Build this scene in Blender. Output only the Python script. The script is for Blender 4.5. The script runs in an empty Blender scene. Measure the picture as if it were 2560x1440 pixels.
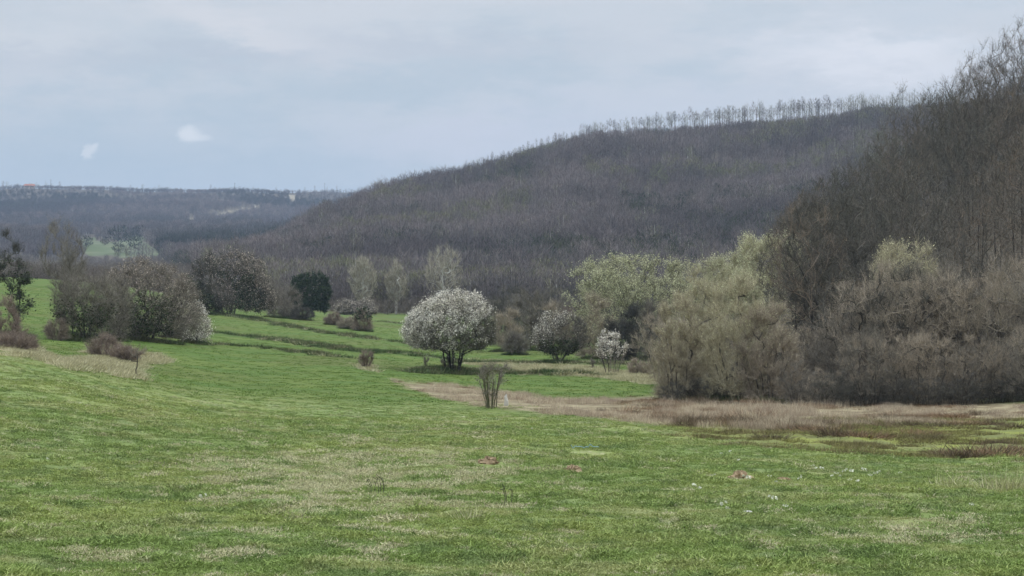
import bpy, math, random
import numpy as np
from mathutils import Vector
R = math.radians
sc = bpy.context.scene
COL = sc.collection
F = 5134.0          # focal length in pixels of the 2560 px wide photograph
ZC = 1.65           # eye height above the ground at the photographer's feet

# ------------------------------------------------------------------ camera
cam_d = bpy.data.cameras.new('camera')
cam = bpy.data.objects.new('camera', cam_d); COL.objects.link(cam)
cam.location = (0, 0, ZC); cam.rotation_euler = (R(90), 0, 0)
cam_d.sensor_width = 36; cam_d.lens = 36*F/2560
cam_d.clip_start = 0.1; cam_d.clip_end = 30000
sc.camera = cam
sc.view_settings.view_transform = 'Standard'; sc.view_settings.look = 'None'
sc.view_settings.exposure = 0.0; sc.view_settings.gamma = 1
sc.cycles.max_bounces = 4; sc.cycles.diffuse_bounces = 2; sc.cycles.glossy_bounces = 1
sc.cycles.transparent_max_bounces = 4; sc.cycles.volume_bounces = 0
sc.cycles.use_denoising = True

# ------------------------------------------------------------------ world
SUN_EL, SUN_AZ = R(46), R(38)      # azimuth measured from +Y towards +X
w = bpy.data.worlds.new('World'); sc.world = w; w.use_nodes = True
nt = w.node_tree; nt.nodes.clear()
def N(t, **k):
    n = nt.nodes.new(t)
    for a, b in k.items(): setattr(n, a, b)
    return n
def L(a, b): nt.links.new(a, b)
def M(op, a, b=None, c=None):
    n = nt.nodes.new('ShaderNodeMath'); n.operation = op
    for i, v in enumerate((a, b, c)):
        if v is None: continue
        if isinstance(v, (int, float)): n.inputs[i].default_value = v
        else: nt.links.new(v, n.inputs[i])
    return n.outputs[0]
def mixc(f, a, b):
    n = nt.nodes.new('ShaderNodeMix'); n.data_type = 'RGBA'
    for s, v in ((n.inputs[0], f), (n.inputs[6], a), (n.inputs[7], b)):
        if isinstance(v, (int, float)): s.default_value = v
        elif isinstance(v, tuple): s.default_value = (*v, 1)
        else: nt.links.new(v, s)
    return n.outputs[2]
def noise(vec, scale, detail=4, rough=0.55, dist=0.0):
    n = nt.nodes.new('ShaderNodeTexNoise'); n.inputs['Scale'].default_value = scale
    n.inputs['Detail'].default_value = detail; n.inputs['Roughness'].default_value = rough
    n.inputs['Distortion'].default_value = dist
    if vec is not None: nt.links.new(vec, n.inputs['Vector'])
    return n.outputs[0]
def mrange(v, a, b, c=0.0, d=1.0):
    n = nt.nodes.new('ShaderNodeMapRange'); n.interpolation_type = 'SMOOTHSTEP'
    nt.links.new(v, n.inputs[0])
    for i, x in enumerate((a, b, c, d)): n.inputs[i+1].default_value = x
    return n.outputs[0]
def comb(x, y, z):
    n = nt.nodes.new('ShaderNodeCombineXYZ')
    for i, v in enumerate((x, y, z)):
        if isinstance(v, (int, float)): n.inputs[i].default_value = v
        else: nt.links.new(v, n.inputs[i])
    return n.outputs[0]
tc = N('ShaderNodeTexCoord'); sep = N('ShaderNodeSeparateXYZ'); L(tc.outputs['Generated'], sep.inputs[0])
dx, dy, dz = sep.outputs
ysafe = M('MAXIMUM', dy, 0.05)
u0 = M('DIVIDE', dx, ysafe); v0 = M('DIVIDE', dz, ysafe)
wv = comb(M('MULTIPLY', dx, 14), M('MULTIPLY', dy, 14), M('MULTIPLY', dz, 46))
w1 = noise(wv, 1.0, 5, 0.6); w2 = noise(wv, 3.1, 4, 0.6)
wisp = noise(comb(M('MULTIPLY', dx, 60), M('MULTIPLY', dy, 60), M('MULTIPLY', dz, 120)), 1.4, 6, 0.62)
u = M('ADD', u0, M('MULTIPLY', M('SUBTRACT', w1, 0.5), 0.10))
v = M('ADD', v0, M('MULTIPLY', M('SUBTRACT', w2, 0.5), 0.035))
def blob(px, py, rx, ry, uu, vv, tilt=0.0):
    cu, cv = (px-1280)/F, (720-py)/F
    a = M('SUBTRACT', uu, cu); b = M('SUBTRACT', vv, cv)
    ct, st = math.cos(tilt), math.sin(tilt)
    p = M('ADD', M('MULTIPLY', a, ct/(rx/F)), M('MULTIPLY', b, st/(rx/F)))
    q = M('ADD', M('MULTIPLY', a, -st/(ry/F)), M('MULTIPLY', b, ct/(ry/F)))
    d2 = M('ADD', M('MULTIPLY', p, p), M('MULTIPLY', q, q))
    return M('POWER', 2.718, M('MULTIPLY', d2, -1.0))
blue = (0.50, 0.590, 0.665); lilac = (0.64, 0.675, 0.725); grey = (0.50, 0.565, 0.665); white = (0.79, 0.81, 0.87)
lay1 = mrange(w1, 0.38, 0.58)
col = mixc(lay1, blue, lilac)
# the sky clears towards the horizon on the left
clear = blob(250, 430, 1000, 150, u, v0)
clear2 = blob(1050, 200, 500, 60, u, v, 0.1)
col = mixc(M('MULTIPLY', clear, 0.9), col, (0.40, 0.53, 0.63))
col = mixc(M('MULTIPLY', clear2, 0.75), col, (0.435, 0.545, 0.63))
dk = blob(700, 125, 900, 42, u, v, 0.02)
col = mixc(M('MULTIPLY', dk, 0.75), col, (0.50, 0.555, 0.635))
for (px, py, rx, ry, t, k, c) in [
        (2190, 140, 340, 75, -0.1, 1.0, (0.83, 0.84, 0.90)), (2230, 130, 150, 36, 0.0, 0.6, (0.86, 0.87, 0.92)),
        (300, 20, 900, 60, 0, 0.7, (0.68, 0.71, 0.75)), (580, 62, 330, 40, -0.22, 0.9, (0.76, 0.76, 0.79)), (1000, 20, 420, 30, 0.05, 0.6, (0.70, 0.72, 0.76)), (90, 95, 200, 40, 0, 0.6, (0.72, 0.75, 0.78)),
        (1250, 340, 380, 60, 0.1, 0.75, (0.63, 0.66, 0.77)), (1800, 250, 500, 60, 0, 0.55, (0.60, 0.65, 0.75)),
        (1500, 30, 500, 40, 0, 0.5, (0.60, 0.66, 0.72)), (2350, 20, 300, 60, 0, 0.4, (0.56, 0.66, 0.76)), (300, 470, 900, 40, 0, 0.5, (0.47, 0.58, 0.66))]:
    col = mixc(M('MULTIPLY', blob(px, py, rx, ry, u, v, t), k), col, c)
uw = M('ADD', u0, M('MULTIPLY', M('SUBTRACT', wisp, 0.5), 0.016))
vw = M('ADD', v0, M('MULTIPLY', M('SUBTRACT', w2, 0.5), 0.004))
for (px, py, rx, ry, t, k) in [(472, 338, 38, 20, 0.0, 1.0), (462, 325, 30, 14, 0.1, .7), (505, 345, 26, 10, 0, .6), (222, 380, 24, 15, 0.9, .75), (236, 368, 12, 12, 0.9, .6)]:
    m = mrange(M('MULTIPLY', blob(px, py, rx, ry, uw, vw, t), M('ADD', wisp, 0.5)), 0.18, 0.85, 0, k)
    col = mixc(m, col, (0.80, 0.84, 0.88))
# fine mottling of the cloud layer
col = mixc(mrange(wisp, 0.3, 0.75, 0.0, 0.10), col, white)
skyt = N('ShaderNodeTexSky', sky_type='NISHITA', sun_disc=False)
skyt.sun_elevation = SUN_EL; skyt.sun_rotation = SUN_AZ
bg1 = N('ShaderNodeBackground'); bg1.inputs[1].default_value = 0.1; L(skyt.outputs[0], bg1.inputs[0])
col = mixc(0.20, col, (0.62, 0.645, 0.64)); bg2 = N('ShaderNodeBackground'); L(col, bg2.inputs[0])
zen = M('ADD', 1.0, M('MULTIPLY', M('MAXIMUM', M('SUBTRACT', dz, 0.14), 0.0), 3.0))
L(zen, bg2.inputs[1])
ms = N('ShaderNodeMixShader'); ms.inputs[0].default_value = 0.94
L(bg1.outputs[0], ms.inputs[1]); L(bg2.outputs[0], ms.inputs[2])
wo = N('ShaderNodeOutputWorld'); L(ms.outputs[0], wo.inputs[0])
w.cycles.sampling_method = 'MANUAL'; w.cycles.sample_map_resolution = 512

sun_d = bpy.data.lights.new('sun', 'SUN'); sun_d.energy = 1.5; sun_d.angle = R(12); sun_d.color = (1, 0.96, 0.9)
sun = bpy.data.objects.new('sun', sun_d); COL.objects.link(sun)
sd = Vector((math.sin(SUN_AZ)*math.cos(SUN_EL), math.cos(SUN_AZ)*math.cos(SUN_EL), math.sin(SUN_EL)))
sun.rotation_euler = (-sd).to_track_quat('-Z', 'Y').to_euler(); sun.location = (0, 0, 60)

# ------------------------------------------------------------------ numeric noise
def _h(ix, iy, seed):
    n = (ix.astype(np.int64)*374761393 + iy.astype(np.int64)*668265263 + seed*1442695041) & 0xffffffff
    n = ((n ^ (n >> 13))*1274126177) & 0xffffffff
    n = ((n ^ (n >> 16))*2246822519) & 0xffffffff
    return ((n ^ (n >> 15)) & 0xffffff)/float(0xffffff)
def vnoise(x, y, seed=0):
    x = np.asarray(x, float); y = np.asarray(y, float)
    ix = np.floor(x); iy = np.floor(y); fx = x-ix; fy = y-iy
    fx = fx*fx*(3-2*fx); fy = fy*fy*(3-2*fy)
    a = _h(ix, iy, seed); b = _h(ix+1, iy, seed); c = _h(ix, iy+1, seed); d = _h(ix+1, iy+1, seed)
    return (a*(1-fx)+b*fx)*(1-fy)+(c*(1-fx)+d*fx)*fy - 0.5
def fbm(x, y, seed=0, oct=3, g=0.5):
    s = 0; a = 1
    for i in range(oct):
        s = s+a*vnoise(x*(2.03**i)+17*i, y*(2.03**i)-9*i, seed+i); a *= g
    return s
def sstep(a, b, x):
    t = np.clip((x-a)/(b-a), 0, 1); return t*t*(3-2*t)

# ------------------------------------------------------------------ terrain
DK = [2, 8, 15, 22, 30, 45, 60, 75, 90, 110, 130, 150, 200, 260, 350, 450, 600, 800, 1000, 1300, 1600, 2200, 3000, 3500, 4500, 8000]
PK = [-200, 0, 150, 300, 600, 900, 1200, 1500, 1800, 2100, 2400, 2700]
#       22    30    45    60    75    90    110  130  150  200  260  350  450  600  800  1000 1300 1600 2200 3000 3500 4500 8000
TB = {
 -200:(1440,1290,1120, 980, 910, 860, 840, 830, 815, 765, 728, 705, 692, 690, 690, 680, 652, 625, 578, 512, 479, 500, 620),
 0:   (1440,1295,1140,1010, 935, 888, 865, 850, 835, 780, 740, 708, 693, 697, 700, 688, 660, 630, 580, 512, 481, 500, 620),
 150: (1440,1297,1150,1025, 955, 910, 885, 865, 848, 792, 750, 712, 700, 703, 705, 690, 660, 632, 582, 512, 480, 500, 620),
 300: (1440,1298,1155,1045, 985, 943, 912, 886, 862, 815, 775, 735, 715, 712, 700, 688, 660, 634, 584, 514, 481, 500, 620),
 600: (1440,1300,1165,1080,1032, 998, 958, 925, 895, 845, 803, 775, 764, 740, 682, 665, 650, 634, 586, 518, 484, 500, 620),
 900: (1440,1300,1170,1092,1045,1012, 967, 935, 910, 862, 825, 797, 782, 735, 655, 580, 505, 560, 600, 540, 486, 500, 620),
 1200:(1440,1300,1170,1098,1052,1019, 980, 952, 932, 888, 848, 810, 788, 740, 655, 555, 428, 470, 560, 540, 500, 500, 620),
 1500:(1440,1300,1175,1108,1062,1028, 986, 956, 932, 888, 852, 820, 790, 725, 610, 490, 352, 420, 540, 540, 500, 500, 620),
 1800:(1440,1302,1185,1122,1072,1032, 988, 958, 930, 880, 840, 800, 770, 710, 590, 470, 330, 410, 530, 540, 500, 500, 620),
 2100:(1440,1305,1195,1132,1082,1038, 990, 955, 890, 745, 700, 690, 680, 650, 560, 440, 308, 400, 530, 540, 500, 500, 620),
 2400:(1440,1308,1205,1140,1085,1038, 985, 900, 790, 570, 470, 500, 560, 590, 520, 410, 275, 380, 530, 540, 500, 500, 620),
 2700:(1440,1310,1210,1142,1085,1030, 960, 850, 720, 470, 330, 360, 460, 520, 480, 380, 255, 370, 530, 540, 500, 500, 620)}
nearz = [-0.02, -0.45, -0.95]     # heights at 2, 8, 15 m (metres)
LD = np.log(np.array(DK, float))
TH = np.array([math.atan((p-1280)/F) for p in PK])
S = np.zeros((len(PK), len(DK)))      # elevation slope towards the eye
for i, p in enumerate(PK):
    for j, z in enumerate(nearz): S[i, j] = (z-ZC)/DK[j]
    for j, y in enumerate(TB[p]): S[i, j+3] = -(y-720)/F
def hermite_w(knots, x):
    k = np.clip(np.searchsorted(knots, x)-1, 0, len(knots)-2)
    h = knots[k+1]-knots[k]; t = np.clip((x-knots[k])/h, 0, 1)
    return k, h, t
# monotone (Fritsch-Carlson) slopes along distance
def pchip_slopes(x, Y):
    h = np.diff(x); d = np.diff(Y, axis=-1)/h
    m = np.zeros_like(Y)
    a, b = d[..., :-1], d[..., 1:]; w1_ = 2*h[1:]+h[:-1]; w2_ = h[1:]+2*h[:-1]
    with np.errstate(divide='ignore', invalid='ignore'):
        hm = (w1_+w2_)/(w1_/a+w2_/b)
    m[..., 1:-1] = np.where(a*b > 0, hm, 0); m[..., 0] = d[..., 0]; m[..., -1] = d[..., -1]
    return m
SM = pchip_slopes(LD, S)
def herm(y0, y1, m0, m1, h, t):
    t2 = t*t; t3 = t2*t
    return (2*t3-3*t2+1)*y0+(t3-2*t2+t)*h*m0+(-2*t3+3*t2)*y1+(t3-t2)*h*m1
def H_base(x, y):
    x = np.asarray(x, float); y = np.asarray(y, float)
    r = np.maximum(np.hypot(x, y), 0.3); th = np.arctan2(x, y)
    thc = np.clip(th, TH[0]*1.0, TH[-1]*1.0)
    ex = np.abs(th)-np.abs(thc)
    k, h, t = hermite_w(LD, np.log(np.clip(r, 2, 8000)))
    def colv(i):
        return herm(S[i, k], S[i, k+1], SM[i, k], SM[i, k+1], h, t)
    i, hh, tt = hermite_w(TH, thc)
    i0 = np.maximum(i-1, 0); i3 = np.minimum(i+2, len(PK)-1)
    v1, v2 = colv(i), colv(i+1)
    d = (v2-v1)/hh
    dl = np.where(i > 0, (v1-colv(i0))/np.maximum(TH[i]-TH[i0], 1e-6), d)
    dr = np.where(i < len(PK)-2, (colv(i3)-v2)/np.maximum(TH[i3]-TH[i+1], 1e-6), d)
    m1 = np.where(d*dl > 0, 2*d*dl/np.where(np.abs(d+dl) < 1e-12, 1, d+dl), 0)
    m2 = np.where(d*dr > 0, 2*d*dr/np.where(np.abs(d+dr) < 1e-12, 1, d+dr), 0)
    s = herm(v1, v2, m1, m2, hh, tt)
    rr = np.maximum(r, 2)
    return ZC + s*rr*np.cos(thc)*np.ones_like(ex)
def PX(x, y): return 1280+F*x/np.maximum(y, 0.1)
def pt(px, r):
    th = math.atan((px-1280)/F); return r*math.sin(th), r*math.cos(th)
def hit(px, py, r0=18, r1=400, fn=None):
    fn = fn or H_base
    rs = np.exp(np.linspace(math.log(r0), math.log(r1), 900)); th = math.atan((px-1280)/F)
    x = rs*math.sin(th); y = rs*math.cos(th); yy = 720-F*(fn(x, y)-ZC)/y
    k = np.nonzero(yy <= py)[0]
    k = k[0] if len(k) else len(rs)-1
    return float(x[k]), float(y[k])
def wline(pts, r1=400): return np.array([hit(a, b, r1=r1) for a, b in pts])
def dist_line(x, y, P):
    """distance to a polyline, plus the fraction along it"""
    best = np.full(np.shape(x), 1e9); fr = np.zeros(np.shape(x)); n = len(P)-1
    for i in range(n):
        a, b = P[i], P[i+1]; ab = b-a; l2 = ab@ab
        t = np.clip(((x-a[0])*ab[0]+(y-a[1])*ab[1])/l2, 0, 1)
        d = np.hypot(x-a[0]-t*ab[0], y-a[1]-t*ab[1])
        m = d < best; best = np.where(m, d, best); fr = np.where(m, (i+t)/n, fr)
    return best, fr
# terrace banks: (line, height, half width)
BANKS = [
 (wline([(540,789),(640,803),(740,822),(840,838),(930,851),(1030,862)]), 0.27, 0.81, 0.75),
 (wline([(470,832),(560,840),(650,848),(740,858),(830,872),(900,882),(1010,888),(1130,900)]), 0.30, 0.93, 1.0),
 (wline([(500,862),(600,868),(700,878),(800,890),(890,897)]), 0.17, 0.56, 0.6),
 (wline([(1060,934),(1130,931),(1220,932),(1300,938),(1400,941),(1510,940)]), 0.33, 0.93, 0.9),  # low step; its dark tone also paints the shadow beneath the blossoming tree
 (wline([(1150,908),(1240,908),(1330,910),(1460,912),(1640,915)]), 0.21, 0.74, 0.8),
 (wline([(850,800),(930,806),(1000,810),(1040,812)], 430), 0.30, 1.12, 0.55),
 (wline([(900,790),(960,793),(1060,797)], 430), 0.24, 0.99, 0.4),
 (wline([(390,965),(520,985),(640,993),(800,1000),(1000,1005)]), 0.04, 0.56, 0.15),
]
def near_mask(x, y):
    r = np.hypot(x, y); return 1-sstep(75, 110, r)
def H(x, y):
    x = np.asarray(x, float); y = np.asarray(y, float)
    z = H_base(x, y); r = np.hypot(x, y)
    m = np.nonzero((r > 60) & (r < 460) & (np.abs(np.arctan2(x, y)) < 0.3))
    if np.ndim(x) and len(m[0]):
        xs, ys = x[m], y[m]; add = np.zeros(len(xs))
        for P, hh, wd, _ in BANKS:
            lo = P.min(0)-6; hi = P.max(0)+6
            q = np.nonzero((xs > lo[0]) & (xs < hi[0]) & (ys > lo[1]) & (ys < hi[1]))[0]
            if not len(q): continue
            d, f = dist_line(xs[q]+vnoise(xs[q]/3, ys[q]/3, 5)*1.6, ys[q]+vnoise(xs[q]/3, ys[q]/3, 6)*1.6, P)
            e = sstep(0, 0.06, f)*sstep(0, 0.06, 1-f)
            add[q] += hh*e*np.exp(-(d/wd)**2)*(0.75+0.9*vnoise(xs[q]/2.2, ys[q]/2.2, 9))
        z[m] += add
    nm = near_mask(x, y)
    z = z + nm*sstep(6, 16, r)*(0.16*fbm(x/7, y/7, 1, 2)+0.11*fbm(x/1.9, y/1.9, 2, 2)+0.085*fbm(x/0.6, y/0.5, 3, 2)+0.05*np.maximum(0, vnoise(x/.33, y/.28, 13)))
    z = z + (1-nm)*(0.10*fbm(x/9, y/9, 4, 2)+0.05*fbm(x/1.7, y/2.4, 8, 2))
    far = sstep(500, 1100, r)
    z = z + far*(14*fbm(x/230, y/330, 11, 3)) * (1-0.55*sstep(1000, 1250, r)*(1-sstep(1350, 1600, r)))
    mid = sstep(110, 150, r)*sstep(1900, 2150, PX(x, y))
    z = z + mid*(2.0*fbm(x/22, y/22, 21, 3))
    return z
def H1(x, y): return float(H(np.array([x]), np.array([y]))[0])

# ---- zones read off the photograph and laid on the ground
def poly_in(px, py, P):
    ins = np.zeros(px.shape, bool); n = len(P)
    for i in range(n):
        x1, y1 = P[i]; x2, y2 = P[(i+1) % n]
        c = ((y1 > py) != (y2 > py)) & (px < (x2-x1)*(py-y1)/((y2-y1) or 1e-9)+x1)
        ins ^= c
    return ins
def interp_line(px, L_): return np.interp(px, [a for a, b in L_], [b for a, b in L_])
NEAR_EDGE = [(-400,850),(0,878),(100,905),(200,935),(350,962),(450,985),(700,1000),(1000,1012),(1230,1022),(1400,1040),(1600,1058),(1750,1068),(1900,1085),(2150,1090),(2560,1075),(2900,1070)]
def zones(x, y, z):
    px = 1280+F*x/np.maximum(y, 0.5); py = 720-F*(z-ZC)/np.maximum(y, 0.5); r = np.hypot(x, y)
    wob = 10*fbm(x/3, y/3, 31, 3)
    ne = interp_line(px, NEAR_EDGE)
    near = sstep(-26, 22, py-ne+wob*2)*(r < 130)
    # dry reed bed
    top = interp_line(px, [(975,950),(1100,962),(1250,985),(1450,1000),(1650,990),(1800,968),(2000,985),(2300,1000),(2560,1012),(2900,1015)])
    bot = interp_line(px, [(975,952),(1100,995),(1250,1022),(1450,1042),(1650,1062),(1900,1078),(2150,1062),(2560,1050),(2900,1050)])
    reed = sstep(-8, 5, py-top+wob*0.8)*sstep(-8, 5, bot-py+wob*0.8)*(px > 975)*(r < 130)
    # damp yellow-brown moss ground at the right
    damp = sstep(1500, 1950, px+wob*14)*sstep(1040, 1056, py)*(1-sstep(1105, 1165, py-(px-2250)*0.05+wob*2))*(r < 120)
    # far bare ground strips of dry grass
    dry = np.zeros(px.shape)
    for P in ([(170,905),(260,880),(400,888),(400,905),(330,925),(360,955),(240,928),(165,925)],
              [(0,855),(60,860),(120,890),(200,915),(180,922),(60,892),(-300,870),(-300,840)],
              [(1280,916),(1500,922),(1640,940),(1640,955),(1500,940),(1280,936)],
              [(1160,903),(1330,905),(1330,911),(1160,910)],
              [(1500,935),(1640,935),(1650,958),(1600,958),(1530,948)],
              [(900,912),(935,915),(950,932),(915,925)]):
        dry = np.maximum(dry, poly_in(px+wob*5+16*vnoise(x/.7, y/.7, 38), py+wob*1.3+8*vnoise(x/.6, y/.6, 39), P)*(r < 260))
    bank = np.zeros(px.shape)
    for P, hh, wd, dk_ in BANKS:
        lo = P.min(0)-6; hi = P.max(0)+6
        q = np.nonzero((x > lo[0]) & (x < hi[0]) & (y > lo[1]) & (y < hi[1]))[0]
        if not len(q): continue
        xs, ys = x[q], y[q]
        d, f = dist_line(xs+vnoise(xs/3, ys/3, 5)*1.6, ys+vnoise(xs/3, ys/3, 6)*1.6, P)
        bank[q] = np.maximum(bank[q], dk_*np.exp(-(d/(wd*1.1))**2)*(0.8+0.9*fbm(xs/1.5, ys/1.5, 33, 2)))
    # woodland floor
    litter = np.maximum(sstep(430, 480, r), sstep(1640, 1700, px+wob)*sstep(96, 106, r+(2100-px)*0.006))
    litter = np.maximum(litter, (px > 2100)*sstep(101, 108, r))
    fieldL = (px < 320)*(r > 170)*(r < 430)
    litter = litter*(1-fieldL)
    patch = np.zeros(px.shape)
    for P in ([(185,606),(230,596),(262,604),(330,596),(372,600),(392,624),(380,642),(300,642),(215,640)],
              [(330,588),(368,585),(376,598),(340,600)]):
        patch = np.maximum(patch, poly_in(px+34*fbm(x/45, y/90, 71, 3), py+12*fbm(x/40, y/110, 72, 3), P)*(r > 1300))
    track = np.zeros(px.shape)
    for P in ([(470,549),(482,543),(488,560),(478,562)], [(520,538),(590,524),(650,515),(655,519),(590,530),(525,544)],
              [(722,488),(740,488),(738,500),(724,500)], [(650,568),(700,566),(700,574),(655,576)]):
        track = np.maximum(track, poly_in(px, py, P)*(r > 1300))
    lush = (1-near)*(r < 450)
    return dict(near=near, reed=reed, damp=damp, dry=dry, bank=np.clip(bank, 0, 1), litter=np.clip(litter, 0, 1), patch=patch, track=track, lush=lush)

th_f = np.linspace(R(-16.5), R(16.5), 680)
th_s = np.concatenate([np.linspace(-math.pi, R(-40), 26)[:-1], np.linspace(R(-40), R(-16.5), 60)[:-1]])
ths = np.concatenate([th_s, th_f, -th_s[::-1]])
rs = [0.5, 1, 2, 3.5, 5.5, 8, 10.5, 13, 15, 17]
r_ = 18.0
while r_ < 9000:
    rs.append(r_)
    r_ *= 1.0045 if r_ < 130 else (1.008 if r_ < 460 else 1.016)
rs = np.array(rs)
TT, RR = np.meshgrid(ths, rs)
gx = (RR*np.sin(TT)).ravel(); gy = (RR*np.cos(TT)).ravel(); gz = H(gx, gy)
nr, nc = RR.shape
def np_mesh(name, V, Fq):
    me = bpy.data.meshes.new(name); k = Fq.shape[1]
    me.vertices.add(len(V)); me.vertices.foreach_set('co', np.ascontiguousarray(V, np.float32).ravel())
    me.loops.add(Fq.size); me.loops.foreach_set('vertex_index', Fq.astype(np.int32).ravel())
    me.polygons.add(len(Fq)); me.polygons.foreach_set('loop_start', np.arange(0, Fq.size, k, dtype=np.int32))
    me.update(calc_edges=True); return me
idx = np.arange(nr*nc).reshape(nr, nc)
q = np.stack([idx[:-1, :-1], idx[:-1, 1:], idx[1:, 1:], idx[1:, :-1]], -1).reshape(-1, 4)[:, ::-1]
q = q[:, ::-1] if False else q
gm = np_mesh('ground', np.stack([gx, gy, gz], 1), q)
# winding check: make normals point up
if gm.polygons[len(gm.polygons)//2].normal.z < 0:
    gm.flip_normals()
gm.polygons.foreach_set('use_smooth', np.ones(len(gm.polygons), bool))
Z = zones(gx, gy, gz)
for nm_, arr in Z.items():
    a = gm.attributes.new(nm_, 'FLOAT', 'POINT'); a.data.foreach_set('value', arr.astype(np.float32))
ground = bpy.data.objects.new('ground', gm); COL.objects.link(ground); ground['kind'] = 'structure'

# ------------------------------------------------------------------ materials
def new_mat(name):
    global nt
    m = bpy.data.materials.new(name); m.use_nodes = True; nt = m.node_tree; nt.nodes.clear()
    o = nt.nodes.new('ShaderNodeOutputMaterial'); b = nt.nodes.new('ShaderNodeBsdfPrincipled')
    b.inputs['Roughness'].default_value = 0.9; b.inputs['Specular IOR Level'].default_value = 0.15
    nt.links.new(b.outputs[0], o.inputs[0]); return m, b
def attr(n):
    a = nt.nodes.new('ShaderNodeAttribute'); a.attribute_name = n; return a.outputs['Fac']
def posn():
    g = nt.nodes.new('ShaderNodeNewGeometry'); return g.outputs['Position']
def scaled(vec, sx, sy, sz):
    n = nt.nodes.new('ShaderNodeVectorMath'); n.operation = 'MULTIPLY'
    nt.links.new(vec, n.inputs[0]); n.inputs[1].default_value = (sx, sy, sz); return n.outputs[0]
def bump(b, h, strength, dist):
    n = nt.nodes.new('ShaderNodeBump'); n.inputs['Strength'].default_value = strength; n.inputs['Distance'].default_value = dist
    nt.links.new(h, n.inputs['Height']); nt.links.new(n.outputs[0], b.inputs['Normal'])
G1, G2, G3 = (0.222, 0.292, 0.088), (0.295, 0.338, 0.108), (0.135, 0.195, 0.068)
def meadow_colour(p):
    """patchy sward colour from world position, shared by the soil sheet and the grass growing on it"""
    a = noise(p, 0.13, 4, 0.65); b_ = noise(p, 0.9, 5, 0.65); c = noise(p, 3.2, 3, 0.6); e = noise(p, 0.6, 5, 0.68)
    col = mixc(mrange(a, 0.42, 0.6), G1, G2)
    col = mixc(mrange(noise(p, 0.30, 3, 0.6), 0.50, 0.64, 0, 0.55), col, (0.34, 0.35, 0.15))
    col = mixc(mrange(b_, 0.50, 0.60, 0, 0.65), col, G3)
    col = mixc(mrange(c, 0.5, 0.66, 0, 0.55), col, (0.25, 0.345, 0.095))
    col = mixc(mrange(noise(p, 5.5, 3, 0.6), 0.53, 0.66, 0, 0.55), col, (0.085, 0.130, 0.042))
    col = mixc(mrange(e, 0.54, 0.66, 0, 0.6), col, (0.40, 0.40, 0.18))
    col = mixc(mrange(noise(p, 2.3, 4, 0.7), 0.58, 0.68, 0, 0.7), col, (0.56, 0.52, 0.34))
    return col
gmat, b = new_mat('ground'); p = posn()
col = mixc(0.45, meadow_colour(p), (0.09, 0.115, 0.04))
lushc = mixc(mrange(noise(p, 0.22, 4, 0.6), 0.4, 0.62), (0.072, 0.128, 0.018), (0.108, 0.150, 0.026))
lushc = mixc(mrange(noise(p, 0.045, 4, 0.6), 0.48, 0.62, 0, 0.7), lushc, (0.100, 0.112, 0.026))
lushc = mixc(mrange(noise(p, 4.0, 4, 0.7), 0.45, 0.7, 0, 0.5), lushc, (0.045, 0.075, 0.018))
lushc = mixc(mrange(noise(p, 0.5, 5, 0.7), 0.52, 0.68, 0, 0.55), lushc, (0.125, 0.150, 0.045))
lushc = mixc(mrange(noise(scaled(p, 0.6, 1.6, 1), 0.7, 4, 0.6), 0.5, 0.7, 0, 0.6), lushc, (0.062, 0.098, 0.024))
col = mixc(attr('lush'), col, lushc)
col = mixc(attr('bank'), col, mixc(noise(p, 0.9, 3), (0.055, 0.085, 0.035), (0.10, 0.095, 0.055)))
dryc = mixc(noise(p, 1.4, 4, 0.6), (0.22, 0.185, 0.12), (0.33, 0.27, 0.18))
col = mixc(M('MULTIPLY', attr('dry'), 0.85), col, dryc)
col = mixc(M('MULTIPLY', attr('reed'), 0.9), col, mixc(mrange(noise(p, 0.8, 4), .4, .6), (0.15, 0.11, 0.07), (0.30, 0.25, 0.16)))
dampc = mixc(mrange(noise(p, 0.35, 5, .65), .44, .56), (0.20, 0.215, 0.045), (0.14, 0.150, 0.045))
dampc = mixc(mrange(noise(p, 1.1, 4, .65), .52, .62, 0, .7), dampc, (0.13, 0.125, 0.05))
col = mixc(M('MULTIPLY', attr('damp'), 0.85), col, dampc)
hillc = mixc(noise(p, 0.05, 4, 0.6), (0.075, 0.060, 0.045), (0.10, 0.088, 0.062))
col = mixc(attr('litter'), col, hillc)
col = mixc(attr('patch'), col, mixc(mrange(noise(p, 0.03, 4), .4, .6), (0.085, 0.115, 0.05), (0.135, 0.15, 0.085)))
col = mixc(attr('track'), col, (0.26, 0.23, 0.17))
L(col, b.inputs['Base Color']); bump(b, noise(p, 9, 4, .7), 0.6, 0.04)
gm.materials.append(gmat)

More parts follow.
